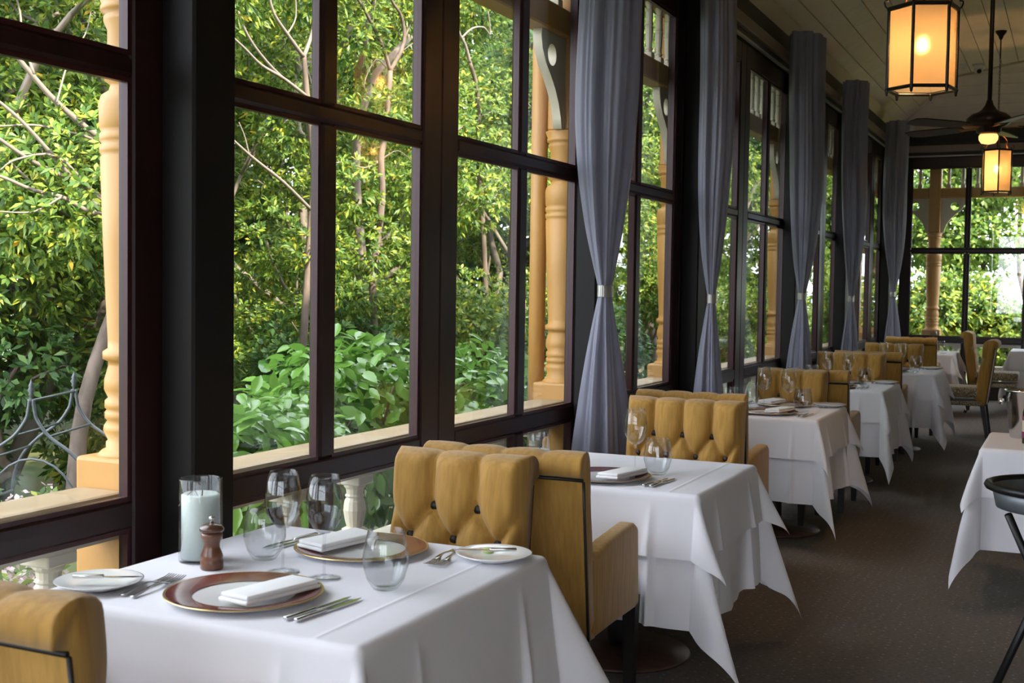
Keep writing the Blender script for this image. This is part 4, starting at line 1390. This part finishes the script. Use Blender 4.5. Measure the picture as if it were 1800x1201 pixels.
# ------------------------------------------------------------------ lanterns, fan, ceiling fittings
def lantern(x, y, zb, ztop, Rl, chain_top, label, rot):
    t = thing('hanging_lantern', label, 'lantern', (x, y, zb), rot)
    H = ztop - zb
    an = [2 * PI * k / 6 for k in range(6)]
    V6 = [Vector((Rl * math.cos(a), Rl * math.sin(a), 0)) for a in an]
    for k in range(6):
        p = V6[k]
        MB().tube([p, p + Vector((0, 0, H))], Rl * .05, 6).build('corner_bar', M_black, t)
        MB().lathe([(.0, -.035), (.006, -.03), (.009, -.012), (.013, 0), (.009, .006)], 10, tuple(p)).build('drop_finial', M_black, t, True)
        q = V6[(k + 1) % 6]
        for z, rr in ((0, .055), (H, .07)):
            MB().tube([p + Vector((0, 0, z)), q + Vector((0, 0, z))], Rl * rr, 6).build('frame_bar', M_black, t)
        a, b = p * .965, q * .965
        V = [(a.x, a.y, .01), (b.x, b.y, .01), (b.x, b.y, H - .01), (a.x, a.y, H - .01)]
        c = (a + b).normalized() * .004
        V += [(v_[0] - c.x, v_[1] - c.y, v_[2]) for v_ in V]
        MB().add(V, [(0, 1, 2, 3), (7, 6, 5, 4), (0, 4, 5, 1), (1, 5, 6, 2), (2, 6, 7, 3), (3, 7, 4, 0)]).build('frosted_panel', M_frost, t)
        sc = [p + Vector((0, 0, H)), p * 1.10 + Vector((0, 0, H + .015)), p * 1.13 + Vector((0, 0, H + .04)), p * 1.03 + Vector((0, 0, H + .045))]
        MB().tube(smooth_line(sc), Rl * .025, 6).build('corner_scroll', M_black, t, True)
        if k % 2 == 0:
            sc = [p * .95 + Vector((0, 0, H)), p * .72 + Vector((0, 0, H + .07)), p * .76 + Vector((0, 0, H + .12)), p * .4 + Vector((0, 0, H + .17)), p * .04 + Vector((0, 0, H + .165))]
            MB().tube(smooth_line(sc), Rl * .035, 6).build('crown_scroll', M_gild, t, True)
    MB().tube([(0, 0, H * .72), (0, 0, H + .19)], .006, 8).build('stem', M_black, t)
    MB().lathe([(0, 0), (.012, .0), (.02, .03), (.02, .055), (.012, .06), (0, .062)], 14, (0, 0, H * .64)).build('lamp_holder', M_black, t, True)
    MB().lathe([(0, -.055), (.02, -.045), (.027, -.02), (.02, .005), (.01, .02), (0, .022)], 16, (0, 0, H * .60)).build('bulb', M_bulb, t, True)
    # chain of links up to the rose
    zz = H + .19
    top = chain_top - zb
    k = 0
    lk = MB().tube([(.009 * math.cos(a), 0, .021 * math.sin(a)) for a in np.linspace(0, 2 * PI, 13)], .0028, 5, cap=False).mesh('chain_link', True)
    lk.materials.append(M_black)
    while zz < top - .32:
        o = link('chain_link', lk, None, t, (0, 0, zz + .02)); o.rotation_euler = (0, 0, (k % 2) * PI / 2)
        zz += .036; k += 1
    MB().tube([(0, 0, zz), (0, 0, top - .07)], .008, 8).build('hanging_rod', M_black, t)
    MB().lathe([(.008, -.10), (.02, -.08), (.028, -.055), (.055, -.02), (.062, 0)], 20, (0, 0, top)).build('ceiling_rose', M_black, t, True)
    return t

lantern(-.775, 6.72, 2.565, 2.985, .178, 4.41, 'large glowing hexagonal lantern nearer the tray stand', R(20.6))
lantern(-.85, 14.55, 2.63, 3.09, .165, 4.41, 'smaller glowing hexagonal lantern before the end windows', R(40.3))
lantern(-.80, -1.2, 2.60, 3.03, .178, 4.41, 'unseen hexagonal lantern added for light by the rear windows', R(10))  # this lantern and the next two are unseen, added to light the room
lantern(1.6, 2.7, 2.60, 3.03, .178, 4.41, 'unseen hexagonal lantern added for light by the inner wall opposite the pepper mill table', R(10))
lantern(1.6, 10.5, 2.60, 3.03, .178, 4.41, 'unseen hexagonal lantern added for light by the inner wall opposite the third curtain', R(10))

FX, FY = -.618, 9.5
t = thing('ceiling_fan', 'dark bronze ceiling fan with small lit glass bowl', 'ceiling fan', (FX, FY, 2.72), R(8))
MB().tube([(0, 0, .10), (0, 0, 1.69)], .016, 10).build('down_rod', M_bronze, t, True)
MB().lathe([(0, .19), (.02, .185), (.03, .15), (.055, .115), (.08, .10), (.12, .085), (.155, .055), (.158, .03), (.13, .005), (.09, -.01), (.085, -.045), (.06, -.06), (0, -.062)], 36).build('motor_housing', M_bronze, t, True)
MB().lathe([(.02, 1.60), (.06, 1.66), (.065, 1.69)], 20).build('ceiling_cup', M_bronze, t, True)
MB().lathe([(.06, -.062), (.068, -.075), (.066, -.10), (.05, -.125), (.0, -.135)], 24, cap=False).build('glass_bowl', M_bowl, t, True)
for k in range(5):
    a = 2 * PI * k / 5
    q = MB().prism([(.20, -.045), (.30, -.065), (.60, -.075), (.67, -.055), (.685, 0), (.67, .055), (.60, .075), (.30, .065), (.20, .045)], 'z', -.004, .004)
    o = q.build('blade', M_bronze, t)
    o.rotation_euler = (R(11), 0, a)
    o.location = (0, 0, -.005)
    q = MB().bev(.07, .23, -.018, .018, -.012, -.004, .003).build('blade_iron', M_gild, o)

t = thing('smoke_detector', 'flat white smoke detector on the ceiling', 'smoke detector', (-1.42, 16.5, 4.41))
MB().lathe([(0, -.045), (.045, -.045), (.055, -.038), (.062, -.018), (.075, -.012), (.078, 0)], 28).build('housing', M_white, t, True)
MB().lathe([(.03, -.047), (.04, -.0475), (.04, -.044)], 20, cap=False).build('vent_ring', M_alu, t, True)
t = thing('dome_camera', 'white dome security camera on the ceiling', 'camera', (-1.22, 16.55, 4.41))
MB().lathe([(0, -.05), (.06, -.05), (.075, -.03), (.08, 0)], 28).build('mount', M_white, t, True)
MB().lathe([(0, -.125), (.03, -.118), (.052, -.095), (.058, -.06), (.05, -.04)], 24).build('dome', M_white, t, True)
e = MB().lathe([(0, .012), (.026, .010), (.03, 0)], 20).build('lens', M_black, t, True, (.012, -.042, -.095))
e.rotation_euler = (R(115), 0, R(15))
sn = MB().bev(-.045, .045, -.035, .035, -.055, .055, .012, 2).build('wall_sensor', M_white, None, True, (-2.21, YE - .07, 3.83))
tag(sn, 'small white motion sensor box high in the corner', 'sensor')
